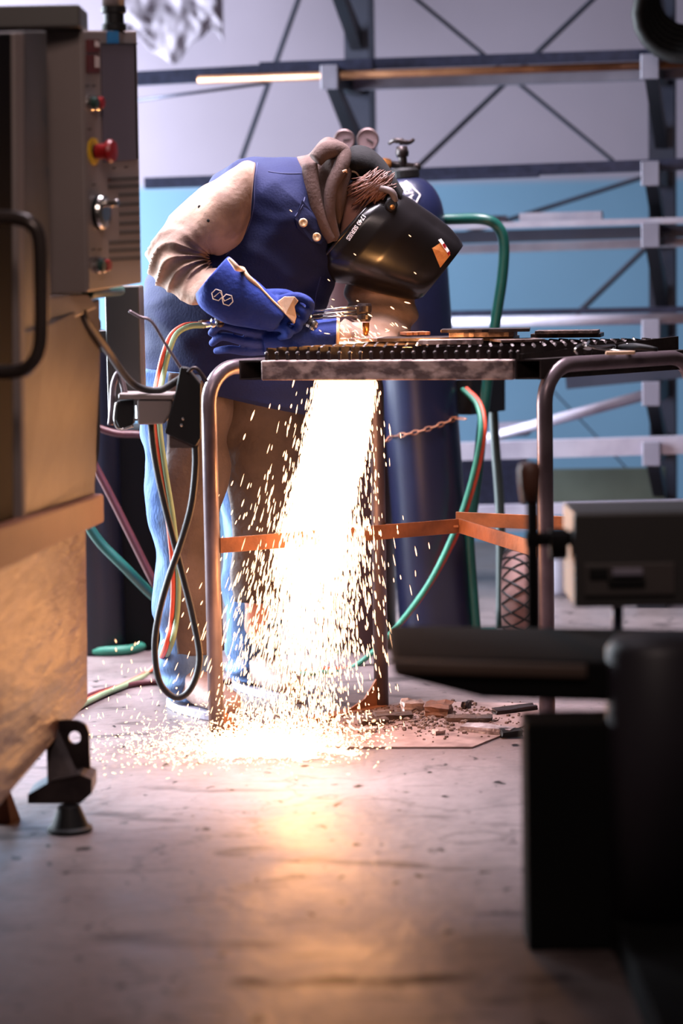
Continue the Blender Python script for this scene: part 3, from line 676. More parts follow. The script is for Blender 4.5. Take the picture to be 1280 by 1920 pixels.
# leather chaps over the front of each leg
def grow(rs, g): return [(r[0] - V((g, 0, 0)), r[1] + V((g, 0, 0)), r[2] + g) for r in rs]
def cdisp(t_, ph, p): return 0.014 * nz(p, 6, 5) + 0.006 * nz(p, 15, 2) + 0.006 * math.sin(26 * p.z + 6 * nz(p, 4))
t = MB(); t.loft(grow(near_leg, .016)[:7], 36, 8, disp=cdisp, arc=(-1.3, 1.85)); t.loft(grow(far_leg, .016)[:5], 36, 8, disp=cdisp, arc=(-1.3, 2.2))
t.build('leather_chaps', m_chaps, wd, smooth=True, thick=0.004)
# boots
def boot(hx, hy, tx, ty, Y, lift):
    t = MB(); a = onz(hx, hy); b = onz(tx, ty); d = (b - a); L_ = d.length; d.normalize(); s = d.cross(V((0, 0, 1)))
    rs = []
    for u, w_, h_ in ((0, .030, .075), (.1, .040, .10), (.3, .042, .115), (.5, .045, .085), (.75, .050, .062), (.92, .042, .05), (1.0, .022, .034)):
        c = a + d * L_ * u; rs.append([c + s * w_ * math.cos(q) * (abs(math.cos(q)) ** -0.2 if abs(math.cos(q)) > .01 else 1) + V((0, 0, .018 + h_ / 2 * (1 + math.sin(q)))) for q in [2 * PI * k / 16 for k in range(16)]])
    vs = [p for r in rs for p in r]; n = 16
    fs = [(i * n + k, i * n + (k + 1) % n, (i + 1) * n + (k + 1) % n, (i + 1) * n + k) for i in range(len(rs) - 1) for k in range(n)] + [tuple(range(n)), tuple((len(rs) - 1) * n + k for k in range(n))]
    t.add(vs, fs); bo = t.build('boot', m_boot, wd, subsurf=1)
    t = MB(); pts = []
    for k in range(24):
        q = 2 * PI * k / 24; pts.append(a + d * (L_ * 0.5 + (L_ * .5 + .01) * math.cos(q)) + s * .052 * math.sin(q) * (1 + .1 * math.cos(q)))
    t.poly([V((p.x, p.y, 0)) for p in pts], V((0, 0, .022))); t.build('sole', m_cap_grey, bo, bevel=.003)
boot(322, 1322, 442, 1354, 6.1, 0); boot(445, 1285, 560, 1318, 6.3, 0)
# jacket
def jk(t_, ph, p):
    f = math.sin(34 * p.z + 26 * p.x + 4.5 * nz(p, 5)); g = math.sin(42 * p.z - 30 * p.x + 5 * nz(p, 4, 9))
    return 0.014 * nz(p, 6, 1) + 0.007 * nz(p, 15, 4) + 0.009 * (max(0, f) ** 3) * (1 - .7 * t_) + 0.007 * (max(0, g) ** 3) * (.35 + .65 * abs(math.sin(3 * t_)))
t = MB(); t.loft([ring(265, 705, 640, 790, PY, .20), ring(260, 640, 606, 668, PY, .205), ring(266, 575, 606, 596, PY, .20), ring(298, 490, 622, 548, PY, .205), ring(352, 395, 632, 508, PY, .21), ring(418, 316, 632, 462, PY, .215), ring(470, 297, 622, 440, PY, .20), ring(520, 294, 610, 428, PY, .165), ring(565, 298, 602, 424, PY, .125)], 56, 8, disp=jk)
jo = t.build('jacket', m_blue, wd, smooth=True, subsurf=1)
# collar flap with two snaps
fl = [at(565, 372, PY - .3), at(610, 428, PY - .3), at(612, 446, PY - .3), at(600, 458, PY - .3), at(582, 452, PY - .3), at(556, 428, PY - .3), at(552, 410, PY - .3)]
fp = stick(fl, jo, off=0.006); t = MB(); t.poly(fp, V((0, -.004, 0))); t.build('collar_flap', m_blue, jo, bevel=.002)
for px, py in ((567, 417), (592, 444)):
    c = stick([at(px, py, PY - .3)], jo, off=0.009)[0]; t = MB(); t.lathe([(0, 0), (.0105, 0), (.0115, .003), (.008, .006), (.006, .004), (0, .004)], c, (0.1, -1, 0.1), 20); t.build('snap_button', m_button, jo, smooth=True)
# seams
for pts in ([(478, 300), (474, 340), (472, 390), (455, 440), (420, 478)], [(500, 318), (530, 322), (562, 321)], [(600, 520), (590, 560), (586, 610), (584, 660)], [(552, 405), (565, 385), (570, 368)]):
    q = stick(cat([at(a, b, PY - .3) for a, b in pts], [1] * len(pts), 6, False)[0], jo, off=0.0005); t = MB(); t.tube(q, 0.0018, 5); t.build('seam', mat('seam_dark', (24, 30, 74), .8, 0, (20, 26, 66), 8), jo)
# near sleeve: folds gather at the inside of the elbow
def sl(t_, ph, p):
    k = math.exp(-((t_ - .60) / .17) ** 2)
    w_ = math.sin(40 * t_ + 2.2 * math.sin(ph + 1) + 6.5 * nz(p, 7, 6)); return 0.016 * nz(p, 8, 2) + k * 0.013 * (1 - 1.8 * abs(w_) ** .7) * (.5 + .9 * abs(nz(p, 5, 3))) + 0.008 * nz(p, 17, 9)
AY = 6.02
t = MB(); t.loft([ring(478, 306, 470, 420, AY + .03, .10), ring(452, 303, 452, 455, AY, .105), ring(404, 338, 418, 474, AY - .02, .10), ring(342, 392, 396, 474, AY - .04, .092), ring(290, 436, 388, 476, AY - .05, .085), ring(269, 474, 386, 484, AY - .06, .078), ring(283, 516, 390, 492, AY - .07, .072), ring(312, 548, 396, 500, AY - .08, .066), ring(350, 568, 412, 506, AY - .115, .062), ring(378, 570, 424, 518, AY - .14, .058)], 64, 16, disp=sl)
so = t.build('sleeve', m_leather, jo, smooth=True)
for px, py, r in ((365, 385, .0045), (383, 412, .0045)):
    c = stick([at(px, py, AY - .3)], so, off=-.001)[0]; t = MB(); t.ball(c, (r, .002, r), 10, 6); t.build('burn_hole', m_black, so)
# far sleeve, its elbow on the table
LY = 6.2
def sl2(t_, ph, p): return 0.007 * nz(p, 9, 12) + 0.006 * math.sin(46 * t_ + 2.2 * nz(p, 6, 3) + 1.2 * math.sin(ph)) * (0.4 + 0.6 * min(1, t_ * 1.5))
t = MB(); t.loft([ring(600, 440, 690, 400, 6.36, .11), ring(640, 500, 752, 480, 6.33, .105), ring(648, 556, 778, 552, 6.26, .10), ring(652, 584, 778, 608, 6.19, .095), ring(662, 600, 752, 648, 6.11, .08), ring(648, 600, 690, 652, 6.03, .060), ring(615, 602, 622, 655, 5.97, .050)], 56, 14, disp=sl2)
t.build('sleeve', m_leather, jo, smooth=True)
# gloves: cuff, palm, four fingers and a thumb, one surface each
HY = 5.87
def gd(t_, ph, p): return 0.004 * nz(p, 16, 4)
g = MB(); g.loft([ring(366, 552, 428, 480, HY - .02, .066), ring(372, 572, 440, 490, HY - .02, .064), ring(392, 592, 470, 518, HY - .015, .058), ring(425, 606, 500, 544, HY - .01, .052), ring(470, 616, 528, 562, HY, .045), ring(512, 620, 548, 574, HY + .005, .038)], 36, 8, disp=gd)
for k, (a, b, c, d) in enumerate((((515, 566), (556, 556), (582, 570), (574, 592)), ((512, 582), (554, 576), (572, 592), (560, 608)), ((510, 598), (548, 596), (560, 612), (546, 622)), ((502, 612), (530, 614), (542, 626), (526, 632)))):
    y0 = HY - .004 + .006 * k
    g.tube([at(*a, y0 + .01), at(*b, y0 - .020), at(*c, y0 - .028), at(*d, y0 + .012)], [.013, .0115, .0105, .009], 12, sub=5); g.ball(at(*d, y0 + .012), .009)
g.tube([at(498, 556, HY + .01), at(536, 556, HY + .04), at(562, 570, HY + .05), at(580, 582, HY + .045)], [.019, .018, .015, .012], 12, sub=5); g.ball(at(580, 582, HY + .045), .012)
go = g.build('glove', m_glove, wd, remesh=0.0036, smoothit=1)
# tan reinforcements and seam of the near glove
t = MB(); cuffline = stick(cat([at(a, b, HY - .3) for a, b in ((428, 484), (442, 500), (455, 520), (478, 540), (505, 568), (530, 592), (548, 612))], [1] * 7, 6, False)[0], go, off=0.001); t.tube(cuffline, [0.003 + 0.004 * (1 if i < 20 else 0) * math.sin(min(1, i / 20) * PI) for i in range(len(cuffline))], 8); t.build('glove_seam', m_gloveseam, go, smooth=True)
pp = stick([at(a, b, HY - .3) for a, b in ((514, 570), (528, 560), (548, 560), (556, 568), (548, 580), (552, 600), (548, 612), (530, 594))], go, off=0.002); t = MB(); t.poly(pp, V((0, -.004, 0))); t.build('palm_patch', m_gloveseam, go, bevel=.0015)
def hexline(c, r, rot):
    return stick([at(c[0] + r * math.cos(rot + k * PI / 3), c[1] + r * 1.05 * math.sin(rot + k * PI / 3), HY - .3) for k in range(7)], go, off=0.002)
t = MB(); t.tube(hexline((398, 556), 11, .3), .0014, 5); t.tube(hexline((418, 566), 11, .3), .0014, 5); t.tube(stick([at(392, 560, HY - .3), at(404, 550, HY - .3), at(412, 568, HY - .3), at(424, 562, HY - .3)], go, off=.002), .0014, 5); t.build('glove_emblem', m_print, go)
# far glove
GY = 5.945
g = MB(); g.loft([ring(634, 596, 632, 658, GY, .055), ring(600, 600, 600, 660, GY, .052), ring(560, 606, 560, 663, GY - .005, .046), ring(520, 612, 520, 664, GY - .01, .04), ring(492, 616, 496, 662, GY - .01, .034)], 36, 8, disp=gd)
for k, pts in enumerate((((510, 610), (466, 600), (426, 592), (404, 604)), ((510, 626), (458, 619), (416, 610), (396, 624)), ((510, 641), (460, 640), (418, 631), (398, 643)), ((510, 655), (466, 659), (430, 655), (406, 658)))):
    y0 = GY - .034 + .012 * k
    g.tube([at(*pts[0], y0), at(*pts[1], y0 - .014), at(*pts[2], y0 - .015), at(*pts[3], y0 + .004)], [.0125, .0115, .0108, .009], 12, sub=5); g.ball(at(*pts[3], y0 + .004), .009)
g.tube([at(540, 618, GY - .03), at(500, 602, GY - .05), at(470, 594, GY - .048), at(448, 597, GY - .035)], [.016, .0145, .0125, .010], 12, sub=5); g.ball(at(448, 597, GY - .035), .010)
g2 = g.build('glove', m_glove, wd, remesh=0.0036, smoothit=1)
t = MB(); t.loft([ring(631, 595, 629, 659, GY, .056), ring(637, 597, 635, 656, GY, .054)], 36, 2); t.build('glove_lining', m_gloveseam, g2, smooth=True)
# hood, cap, hair
def hoodd(t_, ph, p): return 0.009 * nz(p, 11, 3) + 0.010 * math.sin(9 * t_ + 4 * p.z * 5 + 2 * nz(p, 6, 2))
t = MB(); t.loft([ring(558, 300, 598, 440, PY, .13), ring(574, 282, 606, 452, PY, .135), ring(598, 268, 616, 458, PY, .135), ring(622, 264, 626, 460, PY, .13), ring(650, 268, 632, 460, PY, .12), ring(668, 280, 636, 440, PY, .10)], 48, 10, disp=hoodd)
ho = t.build('hood', m_hood, wd, smooth=True)
t = MB(); t.tube([at(592, 300, PY - .13), at(610, 282, PY - .12), at(640, 284, PY - .10), at(640, 310, PY - .12), at(622, 350, PY - .135), at(618, 400, PY - .135), at(630, 450, PY - .12)], [.02, .024, .022, .02, .017, .015, .012], 12, sub=6); t.tube([at(580, 308, PY - .13), at(586, 360, PY - .14), at(600, 410, PY - .14), at(622, 452, PY - .13)], [.02, .02, .017, .012], 12, sub=6); t.build('hood_roll', m_hood, ho, smooth=True)
t = MB(); t.loft([ring(640, 292, 652, 335, PY, .07), ring(662, 274, 668, 340, PY, .095), ring(692, 276, 690, 350, PY, .10), ring(716, 296, 706, 356, PY, .09), ring(740, 330, 726, 372, PY, .085), ring(756, 356, 744, 390, PY, .085)], 32, 8, disp=lambda a, b, p: .004 * nz(p, 14, 2))
ca = t.build('cap', m_cap, wd, smooth=True)
t = MB(); t.tube(stick(cat([at(a, b, PY - .3) for a, b in ((642, 322), (656, 316), (668, 318), (676, 328), (680, 336))], [1] * 5, 6, False)[0], ca, off=.002), .0025, 6); t.build('cap_piping', m_gloveseam, ca)
t = MB()
hc = at(697, 352, PY - .088); n0 = 30
R_ = Matrix.Rotation(math.radians(-14), 3, 'Y'); t.ball(V((0, 0, 0)), (.046, .028, .036), 40, 26, R_)
t.v = [hc + p + p.normalized() * (.005 * nz(p + V((0, 0, 3)), 30) + .004 * nz(V((p.x * 3 + p.z, p.y, p.z * .6 + p.x)), 60)) for p in t.v]
for k in range(110):
    a0 = rng.uniform(0, 2 * PI); q = rng.random() ** .5
    b = V((math.cos(a0) * .044 * q, -.028 * math.sqrt(max(0, 1 - q * q)) - .002, math.sin(a0) * .034 * q)); d = V((-.75 + rng.gauss(0, .22), 0, -.6 + rng.gauss(0, .22))).normalized()
    L_ = .02 + .03 * rng.random()
    t.tube([hc + b - d * L_ * .7, hc + b + V((0, -.004, 0)), hc + b + d * L_ + V((0, .004, 0))], [.001, .0030, .0008], 5, sub=3)
t.build('hair', m_hair, wd, smooth=True)
# welding helmet
HY2 = PY - .01
t = MB(); hr = [ring(704, 372, 592, 498, HY2, .118), ring(728, 362, 602, 516, HY2, .124), ring(760, 369, 630, 528, HY2, .124), ring(792, 390, 668, 536, HY2, .118), ring(818, 408, 706, 548, HY2, .106), ring(842, 428, 752, 558, HY2, .094), ring(858, 446, 778, 560, HY2, .086), ring(866, 460, 790, 556, HY2, .078)]
def hdp(t_, ph, p): return -0.010 * math.exp(-((math.sin(ph) - .55) / .2) ** 2) * max(0, 1 - abs(t_ - .6) / .4) * (1 if math.cos(ph) > -2 else 0)
t.loft(hr, 64, 8, power=2.7, disp=hdp, capend=False)
n_ = 64; last = len(t.v) - n_; t.f.append(tuple(last + k for k in range(n_)))
he = t.build('welding_helmet', m_helmet, wd, smooth=False, thick=.004)
for p in he.data.polygons: p.use_smooth = len(p.vertices) == 4
A = hr[0]; c = (A[0] + A[1]) / 2; u = (A[1] - A[0]) / 2
t = MB(); rim = []
for k in range(48):
    ph = 2 * PI * k / 48; cs, sn = math.cos(ph), math.sin(ph)
    rim.append(c + u * math.copysign(abs(cs) ** (2 / 2.7), cs) + V((0, -A[2], 0)) * math.copysign(abs(sn) ** (2 / 2.7), sn))
t.tube(rim, .0055, 8, closed=True); t.build('rim', m_helmet, he, smooth=True)
kc = stick([at(736, 382, HY2 - .3)], he, off=0)[0]
t = MB(); t.lathe([(0, 0), (.016, 0), (.016, .008), (.012, .012), (0, .012)], kc, (0.1, -1, 0.1), 20); kb = t.build('pivot_knob', m_black, he, smooth=False)
t = MB(); t.lathe([(0, 0), (.007, 0), (.006, .005), (0, .006)], kc + V((.003, -.012, -.005)), (0.1, -1, 0.1), 14); t.build('knob_screw', m_brass, kb)
text_mesh('1740 SERIES', .0150, at(682, 398, HY2 - .3), at(645, 452, HY2 - .3) - at(682, 398, HY2 - .3), at(690, 410, HY2 - .3) - at(680, 402, HY2 - .3), 'series_lettering', m_print, he, he, off=.004, bold=.0005)
lens_frame = [at(846, 436, HY2 - .3), at(858, 452, HY2 - .3), at(786, 548, HY2 - .3), at(766, 552, HY2 - .3)]
lb = stick([at(a, b, HY2 - .3) for a, b in ((816, 465), (836, 452), (852, 478), (832, 503))], he, off=.002); t = MB(); t.poly(lb, V((0, -.0008, 0))); lo = t.build('warning_sticker', mat('sticker_orange', (206, 140, 78), .5, 0, (186, 116, 62), 90), he)
for a, b, c_, d, m in (((828, 449), (834, 446), (850, 470), (846, 474), m_print), ((836, 458), (840, 455), (852, 474), (848, 480), m_red)):
    q = stick([at(*p, HY2 - .3) for p in (a, b, c_, d)], he, off=.004); t = MB(); t.poly(q, V((0, -.0006, 0))); t.build('sticker_band', m, lo)
# head band between cap and helmet
t = MB(); t.tube([at(712, 352, PY - .115), at(734, 360, PY - .12), at(740, 378, PY - .115)], .009, 8, sub=5); t.build('head_band', mat('band_grey', (98, 84, 80), .6, 0, (80, 68, 66), 20), he, smooth=True)

# ================================================================== CUTTING TORCH AND HOSES
to = thing('cutting_torch', at(560, 594, 5.915), 'silver gas cutting torch held in both gloves above the grate', 'torch')
YT = 5.915
t = MB(); t.tube([at(412, 606, YT), at(470, 602, YT), at(545, 594, YT)], .011, 12); t.build('grip', m_chrome, to, smooth=True)
t = MB(); t.lathe([(0, 0), (.010, 0), (.012, .01), (.010, .03), (.013, .034), (.013, .05), (.009, .055), (0, .055)], at(372, 609, YT), at(412, 605, YT) - at(372, 609, YT), 14); t.build('hose_fitting', m_chrome, to, smooth=False)
t = MB(); c = at(412, 602, YT - .02); t.lathe([(0, -.012), (.010, -.012), (.012, -.004), (.009, 0), (.013, .004), (.013, .012), (0, .012)], c, (0.1, -.6, 1), 12); t.lathe([(0, -.01), (.008, -.01), (.010, 0), (.008, .012), (0, .012)], at(424, 594, YT - .02), (0.2, -.6, 1), 10); t.build('rear_valve', m_tdark, to)
t = MB(); t.poly([at(a, b, YT - .045) for a, b in ((552, 578), (566, 573), (580, 580), (585, 594), (580, 606), (566, 612), (554, 608), (547, 592))], V((0, .05, 0))); t.lathe([(0, -.012), (.012, -.012), (.014, -.006), (.012, .002), (.014, .006), (.012, .014), (0, .014)], at(584, 608, YT - .04), (.7, -.4, -.5), 10); t.build('mixer_valve', m_chrome, to, bevel=.004)
tu = [((585, 584), (672, 574)), ((586, 591), (672, 583)), ((584, 598), (672, 589))]
for (a, b), dy in zip(tu, (0, -.008, 0)):
    t = MB(); t.tube([at(*a, YT + dy), at(*b, YT + dy)], .0028, 8); t.build('gas_tube', m_chrome, to, smooth=True)
t = MB(); hx = at(683, 572, YT); t.lathe([(0, .004), (.016, .004), (.018, -.002), (.018, -.016), (.015, -.020), (.017, -.024), (.017, -.034), (.013, -.040), (0, -.040)], hx, (.03, 0, 1), 18); t.bar(at(668, 582, YT), at(690, 580, YT), .026, .020); t.build('torch_head', m_tdark, to, smooth=False)
t = MB(); t.lathe([(0, 0), (.0085, 0), (.008, -.02), (.0055, -.032), (0, -.032)], at(686, 605, YT), (.03, 0, 1), 16); t.build('cutting_tip', m_brass, to, smooth=True)
# twin hose of the torch: curves down past the switch box to the floor behind the machine
hp = [(376, 609, 5.915), (346, 611, 5.905), (322, 628, 5.9), (308, 660, 5.89), (298, 700, 5.9), (290, 745, 5.86), (290, 800, 5.85), (300, 880, 5.85), (316, 980, 5.85), (325, 1080, 5.86), (322, 1160, 5.88), (308, 1220, 5.92)]
fl_ = [onz(285, 1262), onz(235, 1290), onz(180, 1313), onz(120, 1345), onz(70, 1380)]
th_ = thing('torch_hose', onz(285, 1262), 'twin orange and green hose from the torch down past the grey box to the floor', 'hose')
hose([at(*p) for p in hp] + [p + V((0, 0, .01)) for p in fl_], .0072, m_hosered, 'red_hose', th_)
hose([at(p[0] + 9, p[1] - 2 + (3 if i < 2 else 0), p[2] - .004) for i, p in enumerate(hp)] + [p + V((.012, .014, .01)) for p in fl_], .0072, mat('hose_pale_green', (120, 140, 104), .5, 0, (100, 122, 90), 10), 'green_hose', th_)
laid([p + V((0, 0, .008)) for p in (onz(120, 1350), onz(165, 1312), onz(230, 1293), onz(290, 1284), onz(400, 1283), onz(520, 1281))], .008, m_hosedred, 'floor_hose', 'dark red hose lying across the floor toward the boots')

# ================================================================== MACHINE ON THE LEFT
base = at(100, 1400, 5.0); base.z = 0
mc = thing('cnc_machine', base, 'grey machine tool cut off by the left frame edge with an orange-lit sill', 'machine')
LX = V((-0.5, 0, 0))
def wallp(name, m, pts, ext=LX, bevel=0.004, parent=None):
    t = MB(); t.quadprism([at(*p) for p in pts], ext); return t.build(name, m, parent or mc, bevel=bevel)
# order: near-bottom, far-bottom, far-top, near-top
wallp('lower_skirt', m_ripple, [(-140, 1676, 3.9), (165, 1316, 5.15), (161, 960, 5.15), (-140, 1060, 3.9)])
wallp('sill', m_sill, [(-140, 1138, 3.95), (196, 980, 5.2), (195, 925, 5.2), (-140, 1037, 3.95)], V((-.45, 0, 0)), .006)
wallp('dark_backing', m_black, [(30, 640, 5.08), (168, 640, 5.34), (158, 40, 5.34), (30, 40, 5.08)])  # black backing box added so the gaps between the panels read dark
t = MB(); t.poly([at(*p) for p in ((42, 982, 4.64), (178, 940, 5.2), (178, 905, 5.2), (181, 880, 5.2), (187, 845, 5.2), (189, 800, 5.2), (188, 690, 5.2), (187, 560, 5.2), (92, 608, 4.8), (42, 622, 4.64))], LX); t.build('body_panel', m_steelpanel, mc, bevel=.003)
wallp('chin_panel', m_mach, [(88, 622, 4.85), (184, 577, 5.12), (166, 552, 5.08), (80, 556, 4.85)], V((-.4, .02, 0)))
wallp('door_window', m_glass, [(-140, 1030, 4.0), (26, 985, 4.6), (22, 62, 4.6), (-140, 66, 4.0)])
wallp('door_frame', m_mach, [(40, 975, 4.62), (50, 972, 4.64), (46, 60, 4.64), (27, 60, 4.6)], V((-.06, 0, 0)))
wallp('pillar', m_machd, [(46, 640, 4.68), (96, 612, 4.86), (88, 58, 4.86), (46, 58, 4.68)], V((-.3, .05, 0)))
t = MB(); t.box((0, 0, 0), (1, 1, 1))
c1 = at(150, 50, 4.9); c2 = at(150, 8, 4.9)
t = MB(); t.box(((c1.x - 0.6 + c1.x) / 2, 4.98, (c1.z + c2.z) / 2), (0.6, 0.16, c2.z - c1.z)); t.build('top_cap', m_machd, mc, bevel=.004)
t = MB(); t.tube([at(-20, 408, 4.46), at(28, 409, 4.45), at(58, 420, 4.44), at(74, 450, 4.44), at(77, 540, 4.44), at(76, 640, 4.44), at(62, 680, 4.44), at(35, 696, 4.45), at(-20, 697, 4.46)], .0135, 14, sub=5); t.build('door_handle', mat('handle_metal', (62, 52, 48), .3, .4, (52, 44, 41), 10), mc, smooth=True)
for px, py in ((75, 758), (78, 808), (107, 800), (134, 792)):
    c = at(px, py, 4.66 + (px - 40) / 140 * .58); t = MB(); t.ball(c + V((.003, 0, 0)), .004, 8, 6); t.build('bolt', m_chrome, mc)
# levelling foot at the corner
FY = 4.84
fb = MB(); O = [(100, 1450), (97, 1364), (104, 1353), (120, 1350), (148, 1352), (162, 1360), (167, 1375), (168, 1420), (170, 1452), (150, 1470), (120, 1470)]
n = 22; hole = [(140 + 11 * math.cos(2 * PI * k / n), 1383 + 12 * math.sin(2 * PI * k / n)) for k in range(n)]
def outer(k):
    a = 2 * PI * k / n; dx, dy = math.cos(a), math.sin(a); best = None
    for i in range(len(O)):
        (x1, y1), (x2, y2) = O[i], O[(i + 1) % len(O)]; ex, ey = x2 - x1, y2 - y1; den = dx * ey - dy * ex
        if abs(den) < 1e-9: continue
        s = ((x1 - 140) * ey - (y1 - 1383) * ex) / den; q = ((x1 - 140) * dy - (y1 - 1383) * dx) / den
        if s > 0 and -1e-6 <= q <= 1 + 1e-6: best = s if best is None else max(best, s)
    return (140 + dx * best, 1383 + dy * best)
oo = [outer(k) for k in range(n)]; vs = []
for dy in (0, .012):
    vs += [at(*p, FY + .03) + V((0, dy, 0)) for p in hole]; vs += [at(*p, FY + .03) + V((0, dy, 0)) for p in oo]
fs = []
for k in range(n):
    l = (k + 1) % n
    fs += [(k, l, n + l, n + k), (2 * n + l, 2 * n + k, 3 * n + k, 3 * n + l), (l, k, 2 * n + k, 2 * n + l), (n + k, n + l, 3 * n + l, 3 * n + k)]
fb.add(vs, fs)
fb.poly([at(a, b, FY - .05) for a, b in ((52, 1507), (150, 1507), (172, 1488), (172, 1462), (150, 1452), (100, 1462), (52, 1490))], V((0, .10, 0)))
fb.poly([at(97, 1356, FY + .03), at(104, 1356, FY + .03), at(150, 1460, FY - .05), at(100, 1468, FY - .05)], V((-.012, 0, 0)))
bk = fb.build('levelling_bracket', m_tdark, mc)
t = MB(); t.tube([at(128, 1500, FY), at(129, 1520, FY)], .010, 12); t.build('levelling_bolt', m_tdark, bk)
c = onz(131, 1558); t = MB(); t.lathe([(0, 0), (.046, 0), (.046, .008), (.038, .012), (.022, .052), (0, .052)], c, (0, 0, 1), 24); t.build('foot_pad', m_black, mc, smooth=False)
c = onz(8, 1538); t = MB(); t.lathe([(0, 0), (.034, 0), (.032, .008), (.015, .06), (0, .06)], c, (0, 0, 1), 6); t.build('foot_pad', m_sill, mc)
t = MB(); p = at(203, 790, 5.61); q = at(260, 536, 5.61); t.box(((p.x + q.x) / 2, 5.68, (p.z + q.z) / 2), (q.x - p.x, .14, q.z - p.z)); t.build('support_column', m_machd, mc, bevel=.004)
t = MB(); t.bar(at(110, 640, 5.68), at(206, 640, 5.68), .08, .05); t.build('column_arm', m_machd, mc)
t = MB(); t.tube([at(163, 552, 5.1), at(190, 548, 5.2), at(225, 545, 5.4)], .012, 10, sub=4); t.build('conduit', m_cartgreen, mc, smooth=True)

# control pendant
Ctl, Ctr, Cbl, Cbr = at(152, 57, 4.95), at(257, 58, 5.22), at(163, 548, 4.95), at(266, 530, 5.22)
Dtl, Dbl = at(80, 56, 4.98), at(92, 552, 4.98)
pe = thing('control_pendant', (Cbl + Cbr) / 2, 'grey machine control panel with screen, keypad and red stop button', 'control panel')
sh = Ctr - Ctl
t = MB(); t.hexa([Dbl, Cbl, Cbr, Dbl + (Cbr - Cbl), Dtl, Ctl, Ctr, Dtl + sh]); t.build('housing', m_mach, pe, bevel=.003)
PN = (Cbr - Cbl).cross(Ctl - Cbl).normalized(); PN = PN if PN.y < 0 or PN.x > 0 else -PN
def fp_(u, v, o=0.0): return Ctl.lerp(Ctr, u).lerp(Cbl.lerp(Cbr, u), v) + PN * o
def pu(px, py):                         # a pixel of the panel as its own u, v
    v = (py - 57) / 491.0
    for _ in range(3):
        xl = 152 + 11 * v; xr = 257 + 9 * v; u = (px - xl) / (xr - xl); v = (py - 57 - 1 * u) / (491.0 - 19 * u)
    return u, v
def pbox(x0, y0, x1, y1, o0, o1, name, m, parent=pe, bevel=0):
    u0, v0 = pu(x0, y0); u1, v1 = pu(x1, y1); t = MB()
    t.hexa([fp_(u0, v1, o0), fp_(u1, v1, o0), fp_(u1, v0, o0), fp_(u0, v0, o0), fp_(u0, v1, o1), fp_(u1, v1, o1), fp_(u1, v0, o1), fp_(u0, v0, o1)])
    return t.build(name, m, parent, bevel=bevel)
pbox(154, 60, 258, 528, -.002, .003, 'faceplate', m_mach)
sc = pbox(184, 82, 252, 298, .003, .005, 'screen', m_screen)
pbox(249, 83, 252.5, 297, .004, .007, 'screen_edge', m_black, sc); pbox(184, 81, 252, 83, .004, .007, 'screen_edge', m_black, sc)
pbox(196, 58, 218, 81, .003, .0045, 'blue_tape', m_bluetape)
for y0, y1 in ((74, 98), (102, 136)):
    b = pbox(158, y0, 181, y1, .003, .006, 'placard', m_placard)
    for k in range(3): pbox(172 + 3 * k, y0 + 2 + k, 173.5 + 3 * k, y1 - 10, .006, .0066, 'placard_print', m_print, b)
for x, y in ((160, 160), (172, 160), (164, 241), (172, 345), (172, 467), (183, 467), (209, 314), (232, 312)):
    pbox(x - 3, y - 1.2, x + 4, y + 1.2, .003, .0035, 'printed_mark', m_printd)
def knob(px, py, r, hgt, name, m, parent=pe, o=.003, prof=None, seg=20):
    u, v = pu(px, py); t = MB(); t.lathe(prof or [(0, 0), (r, 0), (r, hgt * .8), (r * .85, hgt), (0, hgt)], fp_(u, v, o), PN, seg); return t.build(name, m, parent, smooth=False)
for px, py, m in ((165, 192, m_green), (175, 192, m_red), (178, 498, m_green), (188, 497, m_red)):
    k = knob(px, py, .016, .008, 'push_button', m_chrome); knob(px, py, .012, .010, 'button_cap', m, k, .011)
es = knob(171, 283, .028, .004, 'emergency_stop', m_yellow)
knob(171, 283, .014, .010, 'stop_collar', m_black, es, .007)
knob(171, 283, .02, .04, 'stop_mushroom', m_red, es, .012, [(0, 0), (.0155, 0), (.0155, .022), (.0225, .025), (.024, .031), (.021, .037), (0, .039)], 28)
jg = knob(181, 397, .036, .006, 'jog_dial', m_black)
knob(181, 397, .034, .012, 'dial_wheel', m_chrome, jg, .009, [(0, 0), (.034, 0), (.036, .004), (.033, .010), (.02, .012), (0, .012)], 32)
u, v = pu(181, 380); knob(181, 380, .008, .028, 'dial_crank', m_chrome, jg, .02)
# keypad
src = None; K0 = fp_(0.5, 0.75, .003); nk = 0
rows = [336, 350, 366, 384, 402, 420, 437, 455, 470, 486, 502]
for ri, y in enumerate(rows):
    for ci in range(12):
        if ci < 4 and 2 <= ri <= 6: continue
        if nk >= 100: continue
        x = 200 + ri * .35 + ci * 5.0
        u, v = pu(x, y - 1.2 * ci * .22)
        m = m_key
        if ri == 0 and ci == 0: m = m_fgbrown
        key = (m.name); c = fp_(u, v, .003)
        if src is None or m is not m_key:
            U = (Ctr - Ctl).normalized(); W = (Ctl - Cbl).normalized(); t = MB(); P = []
            for o in (0, .0018):
                for a, b in ((-1, -1), (1, -1), (1, 1), (-1, 1)): P.append(c + U * a * .0036 + W * b * .0042 + PN * o)
            t.hexa(P); k_ = t.build('key', m, pe)
            if m is m_key: src = k_; sc_ = c
        else:
            k_ = src.copy(); COL.objects.link(k_); k_.parent = pe; k_.location = c - sc_; BASE[k_.name] = BASE[pe.name]
        nk += 1
t = MB(); c = at(214, 57, 5.14); t.lathe([(0, 0), (.026, 0), (.026, .012), (.021, .014), (.021, .034), (.026, .036), (.026, .048), (0, .048)], c, (0, 0, 1), 24); t.build('neck_collar', m_black, pe)
t = MB(); t.tube([c + V((0, 0, .045)), c + V((0, 0, .35))], .024, 20); t.build('neck_tube', m_mach, pe, smooth=True)

